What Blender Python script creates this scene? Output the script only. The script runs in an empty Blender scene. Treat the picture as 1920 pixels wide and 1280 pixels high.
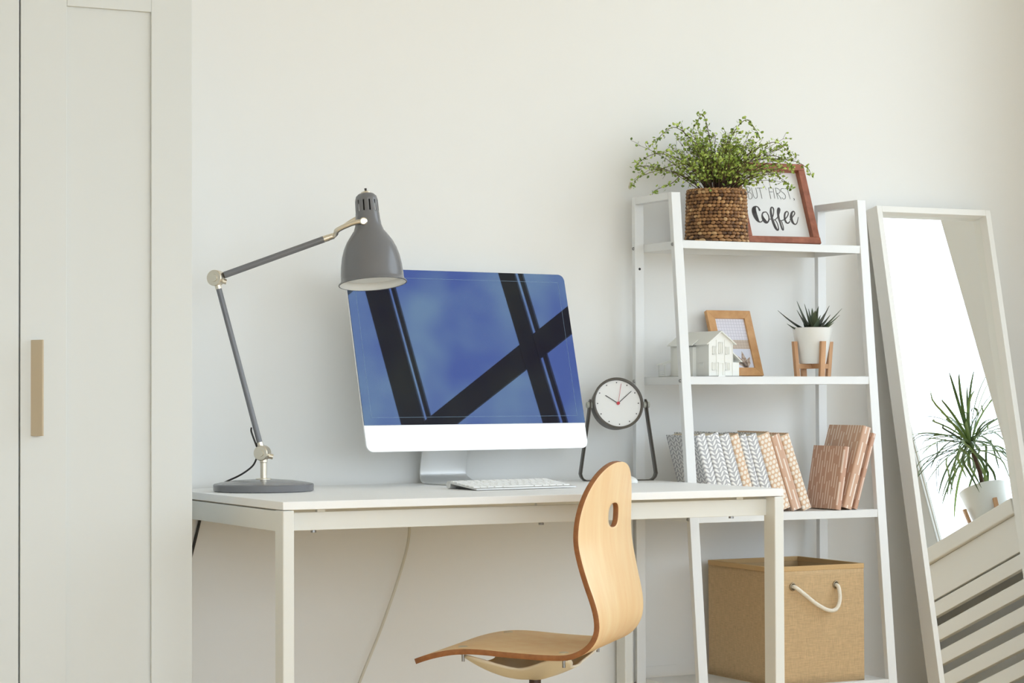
import bpy, bmesh, math, random
from mathutils import Vector, Matrix, Quaternion
PI = math.pi
S = bpy.context.scene
COL = S.collection

# ------------------------------------------------------------ camera
YAW, PITCH, ROLL = 0.47237, 0.02291, -0.00369
cam_d = bpy.data.cameras.new('camera')
cam_d.sensor_width = 36.0
cam_d.lens = 4235.73 / 1920 * 36.0
cam_d.clip_start = 0.05
cam = bpy.data.objects.new('camera', cam_d)
COL.objects.link(cam)
_f = Vector((math.sin(YAW) * math.cos(PITCH), math.cos(YAW) * math.cos(PITCH), math.sin(PITCH)))
_r = Vector((math.cos(YAW), -math.sin(YAW), 0))
_u = _r.cross(_f)
_c, _s = math.cos(ROLL), math.sin(ROLL)
R_ = _c * _r + _s * _u
U_ = -_s * _r + _c * _u
m = Matrix((R_, U_, -_f)).transposed().to_4x4()
m.translation = Vector((-1.71966, -5.17948, 0.97082))
cam.matrix_world = m
S.camera = cam

# ------------------------------------------------------------ colour management
S.view_settings.view_transform = 'Standard'
S.view_settings.look = 'None'
S.view_settings.gamma = 1.0
S.view_settings.use_curve_mapping = False
S.view_settings.exposure = -0.74

# ------------------------------------------------------------ sky seen through the windows
SKY = 7.0
W = bpy.data.worlds.new('sky')
S.world = W
W.use_nodes = True
nt = W.node_tree
nt.nodes.clear()
o = nt.nodes.new('ShaderNodeOutputWorld')
bg = nt.nodes.new('ShaderNodeBackground')
tc = nt.nodes.new('ShaderNodeTexCoord')
sx = nt.nodes.new('ShaderNodeSeparateXYZ')
rp = nt.nodes.new('ShaderNodeValToRGB')
rp.color_ramp.elements[0].position = 0.44
rp.color_ramp.elements[0].color = (0.46, 0.45, 0.42, 1)
rp.color_ramp.elements[1].position = 0.53
rp.color_ramp.elements[1].color = (0.88, 0.985, 1.13, 1)
mp = nt.nodes.new('ShaderNodeMath'); mp.operation = 'MULTIPLY_ADD'
mp.inputs[1].default_value = 0.5; mp.inputs[2].default_value = 0.5
nt.links.new(tc.outputs['Generated'], sx.inputs[0])
nt.links.new(sx.outputs['Z'], mp.inputs[0])
nt.links.new(mp.outputs[0], rp.inputs[0])
nt.links.new(rp.outputs[0], bg.inputs[0])
bg.inputs[1].default_value = SKY
nt.links.new(bg.outputs[0], o.inputs[0])

# portals in the window openings of the right wall (they only guide sampling of the sky)
def portal(y0, y1, z0, z1, x):
    d = bpy.data.lights.new('window_daylight', 'AREA')
    d.shape = 'RECTANGLE'; d.size = abs(y1 - y0); d.size_y = z1 - z0
    d.cycles.is_portal = True
    ob = bpy.data.objects.new('window_daylight', d); COL.objects.link(ob)
    ob.location = (x, (y0 + y1) / 2, (z0 + z1) / 2)
    ob.rotation_euler = (PI / 2, 0, PI / 2)      # emits towards -X, width along Y
    return ob
XW = 2.62            # inner face of the right wall
portal(-3.5, -0.46, 0.765, 3.2, 2.93)
portal(-6.5, -4.1, 0.765, 3.2, 2.93)
pf_ = portal(-2.6, 2.6, 0.3, 3.1, 0.5)  # portal for the added fill window in the front wall
pf_.location = (-0.2, -7.13, 1.70); pf_.rotation_euler = (-PI / 2, PI, 0)

# ------------------------------------------------------------ materials
def lin(c):
    return tuple(((v / 255) / 12.92 if v / 255 <= 0.04045 else ((v / 255 + 0.055) / 1.055) ** 2.4) for v in c)
def pm(name, col, rough=0.5, metal=0.0, bump=0.0, bscale=60.0, var=0.0, vscale=8.0, spec=0.5, coat=0.0):
    mt = bpy.data.materials.new(name); mt.use_nodes = True
    n = mt.node_tree; b = n.nodes['Principled BSDF']
    c = lin(col)
    b.inputs['Base Color'].default_value = (*c, 1)
    b.inputs['Roughness'].default_value = rough
    b.inputs['Metallic'].default_value = metal
    b.inputs['Specular IOR Level'].default_value = spec
    b.inputs['Coat Weight'].default_value = coat
    if bump or var:
        t = n.nodes.new('ShaderNodeTexCoord')
        nz = n.nodes.new('ShaderNodeTexNoise'); nz.inputs['Scale'].default_value = vscale; nz.inputs['Detail'].default_value = 5
        n.links.new(t.outputs['Object'], nz.inputs['Vector'])
        if var:
            mx = n.nodes.new('ShaderNodeMix'); mx.data_type = 'RGBA'
            mx.inputs[6].default_value = (*[max(0, v * (1 - var)) for v in c], 1)
            mx.inputs[7].default_value = (*[min(1, v * (1 + var)) for v in c], 1)
            n.links.new(nz.outputs['Fac'], mx.inputs[0]); n.links.new(mx.outputs[2], b.inputs['Base Color'])
        if bump:
            n2 = n.nodes.new('ShaderNodeTexNoise'); n2.inputs['Scale'].default_value = bscale; n2.inputs['Detail'].default_value = 4
            n.links.new(t.outputs['Object'], n2.inputs['Vector'])
            bp = n.nodes.new('ShaderNodeBump'); bp.inputs['Strength'].default_value = bump; bp.inputs['Distance'].default_value = 0.004
            n.links.new(n2.outputs['Fac'], bp.inputs['Height']); n.links.new(bp.outputs[0], b.inputs['Normal'])
    return mt
def wood(name, c1, c2, stretch=(60, 60, 4), rough=0.45, coat=0.0):
    mt = bpy.data.materials.new(name); mt.use_nodes = True
    n = mt.node_tree; b = n.nodes['Principled BSDF']
    t = n.nodes.new('ShaderNodeTexCoord'); mpn = n.nodes.new('ShaderNodeMapping')
    mpn.inputs['Scale'].default_value = stretch
    nz = n.nodes.new('ShaderNodeTexNoise'); nz.inputs['Scale'].default_value = 1.0; nz.inputs['Detail'].default_value = 6; nz.inputs['Roughness'].default_value = 0.6
    n.links.new(t.outputs['Object'], mpn.inputs[0]); n.links.new(mpn.outputs[0], nz.inputs['Vector'])
    r = n.nodes.new('ShaderNodeValToRGB')
    r.color_ramp.elements[0].position = 0.3; r.color_ramp.elements[0].color = (*lin(c1), 1)
    r.color_ramp.elements[1].position = 0.7; r.color_ramp.elements[1].color = (*lin(c2), 1)
    n.links.new(nz.outputs['Fac'], r.inputs[0]); n.links.new(r.outputs[0], b.inputs['Base Color'])
    b.inputs['Roughness'].default_value = rough
    b.inputs['Coat Weight'].default_value = coat
    return mt
def vcol_mat(name, stops, rough=0.6):
    """colour from the mesh attribute 'tone' (0..1), one value per woven strand / leaf"""
    mt = bpy.data.materials.new(name); mt.use_nodes = True
    n = mt.node_tree; b = n.nodes['Principled BSDF']
    a = n.nodes.new('ShaderNodeAttribute'); a.attribute_name = 'tone'
    r = n.nodes.new('ShaderNodeValToRGB')
    e = r.color_ramp.elements
    while len(e) < len(stops): e.new(0.5)
    for i, (p, c) in enumerate(stops):
        e[i].position = p; e[i].color = (*lin(c), 1)
    n.links.new(a.outputs['Fac'], r.inputs[0]); n.links.new(r.outputs[0], b.inputs['Base Color'])
    b.inputs['Roughness'].default_value = rough
    return mt

# node math helper for patterned papers
class NB:
    def __init__(s, name, rough=0.6):
        s.m = bpy.data.materials.new(name); s.m.use_nodes = True; s.n = s.m.node_tree
        s.b = s.n.nodes['Principled BSDF']; s.b.inputs['Roughness'].default_value = rough
        t = s.n.nodes.new('ShaderNodeTexCoord'); x = s.n.nodes.new('ShaderNodeSeparateXYZ')
        s.n.links.new(t.outputs['Object'], x.inputs[0]); s.x, s.y, s.z = x.outputs; s.obj = t.outputs['Object']
    def o(s, op, a, b=0.0, c=0.0):
        k = s.n.nodes.new('ShaderNodeMath'); k.operation = op
        for i, v in enumerate((a, b, c)):
            if hasattr(v, 'links') or hasattr(v, 'node'): s.n.links.new(v, k.inputs[i])
            else: k.inputs[i].default_value = v
        return k.outputs[0]
    def mix(s, f, c1, c2):
        k = s.n.nodes.new('ShaderNodeMix'); k.data_type = 'RGBA'
        s.n.links.new(f, k.inputs[0])
        for i, c in ((6, c1), (7, c2)):
            if isinstance(c, tuple): k.inputs[i].default_value = (*lin(c), 1)
            else: s.n.links.new(c, k.inputs[i])
        return k.outputs[2]
    def out(s, c): s.n.links.new(c, s.b.inputs['Base Color']); return s.m

def herringbone(name='herringbone_paper', base=(186, 186, 189), leaf=(246, 246, 244)):
    p = NB(name); wd = 0.0135
    c = p.o('ADD', p.o('ADD', p.x, p.y), 1.0)
    k = p.o('PINGPONG', c, wd)                                # 0..wd zig-zag across
    kn = p.o('DIVIDE', k, wd)
    st = p.o('FRACT', p.o('DIVIDE', p.o('ADD', p.o('MULTIPLY_ADD', k, 0.95, p.z), 2.0), 0.0118))
    d = p.o('ABSOLUTE', p.o('SUBTRACT', st, 0.5))             # 0 at stripe centre
    wid = p.o('MULTIPLY', p.o('SINE', p.o('MULTIPLY', kn, 3.1416)), 0.33)
    f = p.o('LESS_THAN', d, wid)
    return p.out(p.mix(f, base, leaf))
def dotted(name='dotted_kraft_paper', base=(224, 192, 160), dot=(244, 234, 222)):
    p = NB(name); q = 0.0118
    c = p.o('DIVIDE', p.o('ADD', p.o('ADD', p.x, p.y), 1.0), q)
    z = p.o('DIVIDE', p.o('ADD', p.z, 1.0), q)
    row = p.o('MULTIPLY', p.o('FLOOR', z), 0.5)
    a = p.o('SUBTRACT', p.o('FRACT', p.o('ADD', c, row)), 0.5)
    b = p.o('SUBTRACT', p.o('FRACT', z), 0.5)
    r = p.o('SQRT', p.o('ADD', p.o('MULTIPLY', a, a), p.o('MULTIPLY', b, b)))
    f = p.o('LESS_THAN', r, 0.39)
    return p.out(p.mix(f, base, dot))
def dashed(name='striped_kraft_paper', base=(214, 176, 150), dash=(242, 226, 212), q=0.0115):
    p = NB(name)
    c = p.o('DIVIDE', p.o('ADD', p.o('ADD', p.x, p.y), 1.0), q)
    row = p.o('FLOOR', c)
    h = p.o('FRACT', p.o('MULTIPLY', p.o('SINE', p.o('MULTIPLY', row, 12.9898)), 437.5453))
    z = p.o('ADD', p.o('DIVIDE', p.z, 0.085), p.o('MULTIPLY', h, 3.0))
    a = p.o('ABSOLUTE', p.o('SUBTRACT', p.o('FRACT', c), 0.5))
    f = p.o('MULTIPLY', p.o('LESS_THAN', a, 0.17), p.o('LESS_THAN', p.o('FRACT', p.o('ADD', z, 5.0)), 0.72))
    return p.out(p.mix(f, base, dash))
def burlap(name, base=(196, 160, 112)):
    p = NB(name, 0.9)
    c = p.o('ADD', p.x, p.y)
    a = p.o('SINE', p.o('MULTIPLY', c, 2400.0)); b = p.o('SINE', p.o('MULTIPLY', p.z, 2400.0))
    nz = p.n.nodes.new('ShaderNodeTexNoise'); nz.inputs['Scale'].default_value = 1.0; nz.inputs['Detail'].default_value = 5
    mpn = p.n.nodes.new('ShaderNodeMapping'); mpn.inputs['Scale'].default_value = (50, 50, 800)
    p.n.links.new(p.obj, mpn.inputs[0]); p.n.links.new(mpn.outputs[0], nz.inputs['Vector'])
    nz2 = p.n.nodes.new('ShaderNodeTexNoise'); nz2.inputs['Scale'].default_value = 1.0; nz2.inputs['Detail'].default_value = 5
    mp2 = p.n.nodes.new('ShaderNodeMapping'); mp2.inputs['Scale'].default_value = (800, 800, 50)
    p.n.links.new(p.obj, mp2.inputs[0]); p.n.links.new(mp2.outputs[0], nz2.inputs['Vector'])
    w = p.o('ADD', p.o('MULTIPLY', p.o('MULTIPLY', a, b), 0.12), p.o('ADD', nz.outputs['Fac'], nz2.outputs['Fac']))
    f = p.o('MULTIPLY_ADD', w, 0.9, -0.4)
    fc = p.o('MINIMUM', p.o('MAXIMUM', f, 0.0), 1.0)
    col = p.mix(fc, tuple(int(v * 0.82) for v in base), tuple(min(255, int(v * 1.12)) for v in base))
    bp = p.n.nodes.new('ShaderNodeBump'); bp.inputs['Strength'].default_value = 0.5; bp.inputs['Distance'].default_value = 0.001
    p.n.links.new(w, bp.inputs['Height']); p.n.links.new(bp.outputs[0], p.b.inputs['Normal'])
    return p.out(col)

M = {}
M['wall'] = pm('painted_plaster', (239, 238, 234), 0.75, bump=0.12, bscale=9, var=0.012, vscale=3)
M['ceiling'] = pm('ceiling_paint', (238, 237, 233), 0.8)
M['wardrobe'] = pm('wardrobe_paint', (220, 222, 219), 0.42)
M['trimw'] = pm('trim_paint', (238, 236, 230), 0.5)
M['whitemetal'] = pm('white_powder_coat', (234, 235, 234), 0.38)
M['deskframe'] = pm('desk_frame_white', (236, 236, 230), 0.38)
M['desktop'] = pm('white_laminate', (251, 251, 250), 0.5)
M['plastic'] = pm('white_plastic', (240, 240, 236), 0.35)
M['keywhite'] = pm('white_key', (252, 252, 250), 0.4)
M['aluminium'] = pm('aluminium', (222, 222, 220), 0.42, metal=0.7)
M['chin'] = pm('bright_aluminium', (250, 250, 250), 0.45, metal=0.25)
M['nickel'] = pm('brushed_nickel', (226, 217, 200), 0.36, metal=1.0)
M['bronze'] = pm('dull_bronze', (150, 136, 112), 0.4, metal=0.9)
M['bolt'] = pm('zinc_bolt', (150, 150, 150), 0.3, metal=1.0)
M['lampgrey'] = pm('lamp_grey_enamel', (118, 118, 120), 0.24)
M['lampwhite'] = pm('lamp_white_enamel', (240, 240, 236), 0.5)
M['black'] = pm('black_rubber', (38, 33, 30), 0.5)
M['clockcase'] = pm('dark_grey_metal', (84, 78, 70), 0.38)
M['clockface'] = pm('clock_face', (236, 235, 232), 0.5)
M['ink'] = pm('ink', (52, 50, 50), 0.7)
M['red'] = pm('red_plastic', (200, 52, 62), 0.4)
M['paper'] = pm('paper_pages', (232, 220, 196), 0.8, bump=0.3, bscale=300)
M['signwhite'] = pm('sign_board', (238, 238, 236), 0.6)
M['signwood'] = wood('red_brown_wood', (134, 78, 56), (178, 110, 84), (30, 30, 30), 0.55)
M['framewood'] = wood('honey_wood', (196, 142, 88), (222, 172, 118), (22, 22, 22), 0.45)
M['bamboo'] = wood('bamboo', (190, 140, 98), (214, 168, 126), (60, 60, 9), 0.5)
M['birch'] = wood('birch_veneer', (240, 198, 144), (248, 218, 170), (26, 26, 3.0), 0.40, coat=0.0)
M['plyedge'] = wood('plywood_edge', (140, 88, 48), (166, 108, 62), (60, 60, 60), 0.6)
M['cream'] = pm('cream_plastic', (236, 228, 208), 0.35)
M['cable'] = pm('grey_white_cable', (214, 208, 192), 0.5)
M['rope'] = pm('cotton_rope', (240, 232, 216), 0.85, bump=0.5, bscale=500)
M['burlap'] = burlap('burlap_cloth', (204, 174, 132))
M['burlaptrim'] = pm('burlap_binding', (208, 172, 122), 0.85, bump=0.4, bscale=500)
M['boxin'] = pm('box_lining', (188, 158, 116), 0.8)
M['succulent'] = vcol_mat('succulent_leaf', [(0, (62, 74, 60)), (1, (98, 110, 82))], 0.45)
M['leaf'] = vcol_mat('small_leaf', [(0, (92, 118, 42)), (0.5, (154, 178, 72)), (1, (206, 224, 118))], 0.5)
M['stem'] = pm('plant_stem', (84, 62, 44), 0.7)
M['weave'] = vcol_mat('water_hyacinth', [(0, (88, 62, 42)), (0.45, (150, 108, 68)), (0.8, (190, 146, 98)), (1, (214, 180, 134))], 0.6)
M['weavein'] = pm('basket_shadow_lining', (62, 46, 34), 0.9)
M['soil'] = pm('soil', (70, 54, 42), 0.95, bump=0.8, bscale=200)
M['blade'] = vcol_mat('dracaena_leaf', [(0, (72, 92, 52)), (1, (140, 164, 90))], 0.4)
M['floor'] = wood('oak_floor', (220, 182, 124), (242, 210, 156), (9, 1.2, 9), 0.4)
M['herring'] = herringbone(); M['dots'] = dotted(); M['dash'] = dashed()
M['dash2'] = dashed('brown_striped_paper', (202, 160, 136), (236, 214, 198), 0.011)
M['winframe'] = pm('window_frame_paint', (196, 193, 186), 0.5)

# window glass: clear, a thin reflection only
g = bpy.data.materials.new('window_glass'); g.use_nodes = True
n = g.node_tree; n.nodes.clear()
oo = n.nodes.new('ShaderNodeOutputMaterial'); mxs = n.nodes.new('ShaderNodeMixShader')
tr = n.nodes.new('ShaderNodeBsdfTransparent'); tr.inputs[0].default_value = (0.97, 0.985, 0.98, 1)
gl = n.nodes.new('ShaderNodeBsdfGlossy'); gl.inputs['Roughness'].default_value = 0.0
mxs.inputs[0].default_value = 0.05
n.links.new(tr.outputs[0], mxs.inputs[1]); n.links.new(gl.outputs[0], mxs.inputs[2]); n.links.new(mxs.outputs[0], oo.inputs[0])
M['glass'] = g
# mirror
mr = pm('mirror_silver', (248, 250, 249), 0.0, metal=1.0); M['mirror'] = mr
# display glass: near black with a blue-violet anti-reflection coating; noise paints cloud reflections into its tint
d = bpy.data.materials.new('coated_display_glass'); d.use_nodes = True
n = d.node_tree; n.nodes.clear()
oo = n.nodes.new('ShaderNodeOutputMaterial'); ad = n.nodes.new('ShaderNodeAddShader')
df = n.nodes.new('ShaderNodeBsdfDiffuse'); df.inputs[0].default_value = (0.013, 0.0095, 0.008, 1)
gl = n.nodes.new('ShaderNodeBsdfGlossy'); gl.inputs['Roughness'].default_value = 0.012
t = n.nodes.new('ShaderNodeTexCoord')
nz = n.nodes.new('ShaderNodeTexNoise'); nz.inputs['Scale'].default_value = 5.0; nz.inputs['Detail'].default_value = 2
r = n.nodes.new('ShaderNodeValToRGB')
r.color_ramp.elements[0].position = 0.35; r.color_ramp.elements[0].color = (0.020, 0.030, 0.080, 1)
r.color_ramp.elements[1].position = 0.65; r.color_ramp.elements[1].color = (0.042, 0.062, 0.090, 1)
n.links.new(t.outputs['Object'], nz.inputs['Vector']); n.links.new(nz.outputs['Fac'], r.inputs[0]); n.links.new(r.outputs[0], gl.inputs[0])
n.links.new(df.outputs[0], ad.inputs[0]); n.links.new(gl.outputs[0], ad.inputs[1]); n.links.new(ad.outputs[0], oo.inputs[0])
M['display'] = d

# ------------------------------------------------------------ mesh helpers
def bm_new(): return bmesh.new()
def box(bm, x0, x1, y0, y1, z0, z1, mi=0, mat=None):
    vs = [Vector((x, y, z)) for x in (x0, x1) for y in (y0, y1) for z in (z0, z1)]
    if mat is not None: vs = [mat @ v for v in vs]
    v = [bm.verts.new(p) for p in vs]
    fs = [(0, 1, 3, 2), (4, 6, 7, 5), (0, 4, 5, 1), (2, 3, 7, 6), (0, 2, 6, 4), (1, 5, 7, 3)]
    for f in fs:
        fc = bm.faces.new([v[i] for i in f]); fc.material_index = mi
    return v
def hexa(bm, pts, mi=0):
    """8 points: bottom ring 4, top ring 4 (same order)"""
    v = [bm.verts.new(p) for p in pts]
    for f in ((3, 2, 1, 0), (4, 5, 6, 7), (0, 1, 5, 4), (1, 2, 6, 5), (2, 3, 7, 6), (3, 0, 4, 7)):
        fc = bm.faces.new([v[i] for i in f]); fc.material_index = mi
    return v
def frame_of(d):
    d = Vector(d).normalized()
    a = Vector((0, 0, 1)) if abs(d.z) < 0.9 else Vector((1, 0, 0))
    u = d.cross(a).normalized(); w = d.cross(u).normalized()
    return u, w
def tube(bm, pts, r, seg=12, mi=0, cap=True):
    pts = [Vector(p) for p in pts]
    n = len(pts); rr = r if isinstance(r, (list, tuple)) else [r] * n
    rings = []; pu = None
    for i, p in enumerate(pts):
        d = (pts[min(i + 1, n - 1)] - pts[max(i - 1, 0)])
        if pu is None: u, w = frame_of(d)
        else:
            d.normalize(); u = (pu - d * pu.dot(d)).normalized(); w = d.cross(u)
        pu = u
        rings.append([bm.verts.new(p + (u * math.cos(2 * PI * k / seg) + w * math.sin(2 * PI * k / seg)) * rr[i]) for k in range(seg)])
    for i in range(n - 1):
        for k in range(seg):
            f = bm.faces.new((rings[i][k], rings[i][(k + 1) % seg], rings[i + 1][(k + 1) % seg], rings[i + 1][k])); f.material_index = mi; f.smooth = True
    if cap:
        for rg in (rings[0], rings[-1]):
            f = bm.faces.new(rg); f.material_index = mi
def lathe(bm, prof, seg=48, M4=None, mi=0, skip=None):
    """prof: list of (r, z); skip(i, k) drops faces"""
    rings = []
    for (r, z) in prof:
        if r < 1e-6: ps = [Vector((0, 0, z))]
        else: ps = [Vector((r * math.cos(2 * PI * k / seg), r * math.sin(2 * PI * k / seg), z)) for k in range(seg)]
        if M4 is not None: ps = [M4 @ p for p in ps]
        rings.append([bm.verts.new(p) for p in ps])
    for i in range(len(rings) - 1):
        a, b = rings[i], rings[i + 1]
        for k in range(seg):
            if skip and skip(i, k): continue
            k2 = (k + 1) % seg
            if len(a) == 1 and len(b) == 1: continue
            if len(a) == 1: vs = (a[0], b[k2], b[k])
            elif len(b) == 1: vs = (a[k], a[k2], b[0])
            else: vs = (a[k], a[k2], b[k2], b[k])
            f = bm.faces.new(vs); f.material_index = mi; f.smooth = True
    return rings
def ellipsoid(bm, c, ax, seg=8, rings=5, mi=0):
    """ax: three axis vectors"""
    c = Vector(c); a, b, d = [Vector(v) for v in ax]
    rs = []
    for i in range(rings + 1):
        th = PI * i / rings
        if i in (0, rings): rs.append([bm.verts.new(c + d * math.cos(th))]); continue
        rs.append([bm.verts.new(c + a * math.sin(th) * math.cos(2 * PI * k / seg) + b * math.sin(th) * math.sin(2 * PI * k / seg) + d * math.cos(th)) for k in range(seg)])
    fs = []
    for i in range(rings):
        p, q = rs[i], rs[i + 1]
        for k in range(seg):
            k2 = (k + 1) % seg
            if len(p) == 1: vs = (p[0], q[k], q[k2])
            elif len(q) == 1: vs = (p[k], q[0], p[k2])
            else: vs = (p[k], q[k], q[k2], p[k2])
            f = bm.faces.new(vs); f.material_index = mi; f.smooth = True; fs.append(f)
    return fs
def setp(o, label=None, cat=None, group=None, kind=None):
    if label: o['label'] = label
    if cat: o['category'] = cat
    if group: o['group'] = group
    if kind: o['kind'] = kind
    return o
def mk(name, bm, mats, parent=None, bevel=0.0, seg=2, smooth=False, sub=0, solid=0.0, rim=0, off=0, origin=None, soff=-1.0, angle=35):
    bmesh.ops.recalc_face_normals(bm, faces=bm.faces) if not solid else None
    if origin is not None:
        bmesh.ops.translate(bm, verts=bm.verts, vec=-Vector(origin))
    me = bpy.data.meshes.new(name)
    if smooth:
        for f in bm.faces: f.smooth = True
    bm.to_mesh(me); bm.free()
    if not isinstance(mats, (list, tuple)): mats = [mats]
    for x in mats: me.materials.append(x if not isinstance(x, str) else M[x])
    ob = bpy.data.objects.new(name, me); COL.objects.link(ob)
    if origin is not None: ob.location = origin
    if parent is not None: ob.parent = parent
    if any(p.use_smooth for p in me.polygons):
        me.set_sharp_from_angle(angle=math.radians(angle))
    if solid:
        md = ob.modifiers.new('solid', 'SOLIDIFY'); md.thickness = solid; md.offset = soff
        md.material_offset_rim = rim; md.material_offset = off; md.use_even_offset = False
    if bevel:
        md = ob.modifiers.new('bevel', 'BEVEL'); md.width = bevel; md.segments = seg; md.limit_method = 'ANGLE'
        md.angle_limit = math.radians(40); md.harden_normals = False
    if sub:
        md = ob.modifiers.new('sub', 'SUBSURF'); md.levels = sub; md.render_levels = sub
    return ob
def empty(name, loc, label=None, cat=None, group=None, rot=None, kind=None):
    e = bpy.data.objects.new(name, None); COL.objects.link(e)
    e.location = loc; e.empty_display_size = 0.05
    if rot is not None: e.rotation_euler = rot
    return setp(e, label, cat, group, kind)
def boxo(name, dims, mat, parent=None, bevel=0.0, **k):
    bm = bm_new(); box(bm, *dims); return mk(name, bm, mat, parent, bevel, **k)
def place_basis(ob, o, ex, ey, ez):
    mt = Matrix((Vector(ex), Vector(ey), Vector(ez))).transposed().to_4x4(); mt.translation = Vector(o)
    ob.matrix_world = mt
def tilted(cx, cy, z0, yaw, tilt):
    """leaning panel: local x right, local y = away from viewer (back), local z up the panel"""
    ex = Vector((math.cos(yaw), math.sin(yaw), 0)); nh = Vector((math.sin(yaw), -math.cos(yaw), 0))
    ez = Vector((0, 0, 1)) * math.cos(tilt) - nh * math.sin(tilt)
    n = nh * math.cos(tilt) + Vector((0, 0, 1)) * math.sin(tilt)
    return Vector((cx, cy, z0)), ex, -n, ez
def copy_tree(o, parent=None):
    c = o.copy(); COL.objects.link(c); c.parent = parent
    for ch in o.children: copy_tree(ch, c)
    return c
def smoothpath(pts, n=8):
    """Catmull-Rom through the points"""
    P = [Vector(p) for p in pts]; out = []
    for i in range(len(P) - 1):
        p0 = P[max(i - 1, 0)]; p1 = P[i]; p2 = P[i + 1]; p3 = P[min(i + 2, len(P) - 1)]
        for k in range(n):
            t = k / n
            out.append(0.5 * ((2 * p1) + (p2 - p0) * t + (2 * p0 - 5 * p1 + 4 * p2 - p3) * t * t + (3 * p1 - p0 - 3 * p2 + p3) * t ** 3))
    out.append(P[-1]); return out

# ============================================================ THE ROOM
XL, YB, ZC = -3.4, -7.0, 3.4
def struct(ob): ob['kind'] = 'structure'; return ob
struct(boxo('floor', (XL - .2, 3.1, YB - .2, .2, -0.1, 0), 'floor'))
struct(boxo('ceiling', (XL - .2, 3.1, YB - .2, .2, ZC, ZC + .1), 'ceiling'))
struct(boxo('wall_back', (XL - .2, 3.1, 0, .2, 0, ZC), 'wall'))
struct(boxo('wall_left', (XL - .2, XL, YB, 0, 0, ZC), 'wall'))
bm = bm_new()
for d_ in ((XL - .2, -2.8, YB - .2, YB, 0, ZC), (2.4, 3.1, YB - .2, YB, 0, ZC), (-2.8, 2.4, YB - .2, YB, 0, .3), (-2.8, 2.4, YB - .2, YB, 3.1, ZC)): box(bm, *d_)
struct(mk('wall_front', bm, 'wall'))
bm = bm_new()
X2 = 3.05
for y0, y1 in ((-0.46, 0.0), (-4.1, -3.5), (YB, -6.5)): box(bm, XW, X2, y0, y1, 0, ZC)
for y0, y1 in ((-3.5, -0.46), (-6.5, -4.1)):
    box(bm, XW, X2, y0, y1, 3.2, ZC)
    box(bm, XW + .12, X2, y0, y1, 0, 0.72)
struct(mk('wall_right', bm, 'wall'))
for nm, d in (('baseboard_back', (XL, XW, -0.014, 0, 0, 0.08)), ('baseboard_left', (XL, XL + .014, YB, -0.014, 0, 0.08)), ('baseboard_front', (XL + .014, XW, YB, YB + .014, 0, 0.08))):
    struct(boxo(nm, d, 'trimw', bevel=.003))
# window 1: white frame with mullions and a transom, clear panes, sill board below
def window(name, y0, y1, mull, slits, z0=0.765, z1=3.2):
    e = empty(name, (2.83, (y0 + y1) / 2, z0)); struct(e)
    off = -Vector(e.location)
    fx0, fx1 = 2.80, 2.826
    def part(n, bm, mat, bevel=.003):
        bmesh.ops.translate(bm, verts=bm.verts, vec=off); ob = mk(n, bm, mat, e, bevel); return ob
    bm = bm_new()
    box(bm, fx0, fx1, y0, y0 + .06, z0, z1); box(bm, fx0, fx1, y1 - .06, y1, z0, z1)
    box(bm, fx0, fx1, y0 + .06, y1 - .06, z0, z0 + .05); box(bm, fx0, fx1, y0 + .06, y1 - .06, z1 - .06, z1)
    part('window_frame', bm, 'winframe')
    for a, b in mull:
        bm = bm_new(); box(bm, fx0, fx0 + .011, a, b, z0 + .05, z1 - .06); part('mullion', bm, 'winframe')
    for a, b in slits:
        bm = bm_new(); box(bm, fx0, fx0 + .008, a, b, z0 + .05, 2.185); part('sash_edge', bm, 'winframe', 0)
        bm = bm_new(); box(bm, fx0, fx0 + .008, a, b, 2.29, z1 - .06); part('sash_edge', bm, 'winframe', 0)
    edges = sorted([y0 + .06, y1 - .06] + [v for ab in mull for v in ab])
    for a, b in zip(edges[::2], edges[1::2]):
        bm = bm_new(); box(bm, fx0, fx0 + .011, a, b, 2.185, 2.29); part('transom', bm, 'winframe')
        for p, q in ((z0 + .05, 2.185), (2.29, z1 - .06)):
            bm = bm_new(); box(bm, 2.811, 2.815, a, b, p, q); part('pane', bm, 'glass', 0)
    return e
window('window_1', -3.5, -0.46, [(-1.20, -1.10), (-2.085, -2.001), (-2.875, -2.733)], [(-1.090, -1.083), (-1.981, -1.960), (-2.712, -2.690)])
window('window_2', -6.5, -4.1, [(-4.95, -4.85), (-5.75, -5.65)], [])
w3 = struct(empty('fill_window', (-.2, -7.1, .3)))  # unseen window added in the front wall for frontal fill light
bm = bm_new()
for a, b in ((-2.6, -2.54), (-.9, -.83), (.83, .9), (2.54, 2.6)): box(bm, a, b, -.03, .03, 0, 2.8)
mk('window_frame', bm, 'winframe', w3)
for a, b in ((-2.54, -.9), (-.83, .83), (.9, 2.54)):
    bm = bm_new(); box(bm, a, b, -.03, .03, 0, .05); box(bm, a, b, -.03, .03, 2.75, 2.8); box(bm, a, b, -.03, .03, 1.9, 1.96); mk('transom', bm, 'winframe', w3)
    for p, q in ((.05, 1.9), (1.96, 2.75)): boxo('pane', (a, b, -.003, .003, p, q), 'glass', w3)
struct(boxo('trim_1', (2.585, 2.80, -3.5, -0.46, 0.718, 0.765), 'trimw', bevel=.004))
struct(boxo('trim_2', (2.585, 2.80, -6.5, -4.1, 0.718, 0.765), 'trimw', bevel=.004))
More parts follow.
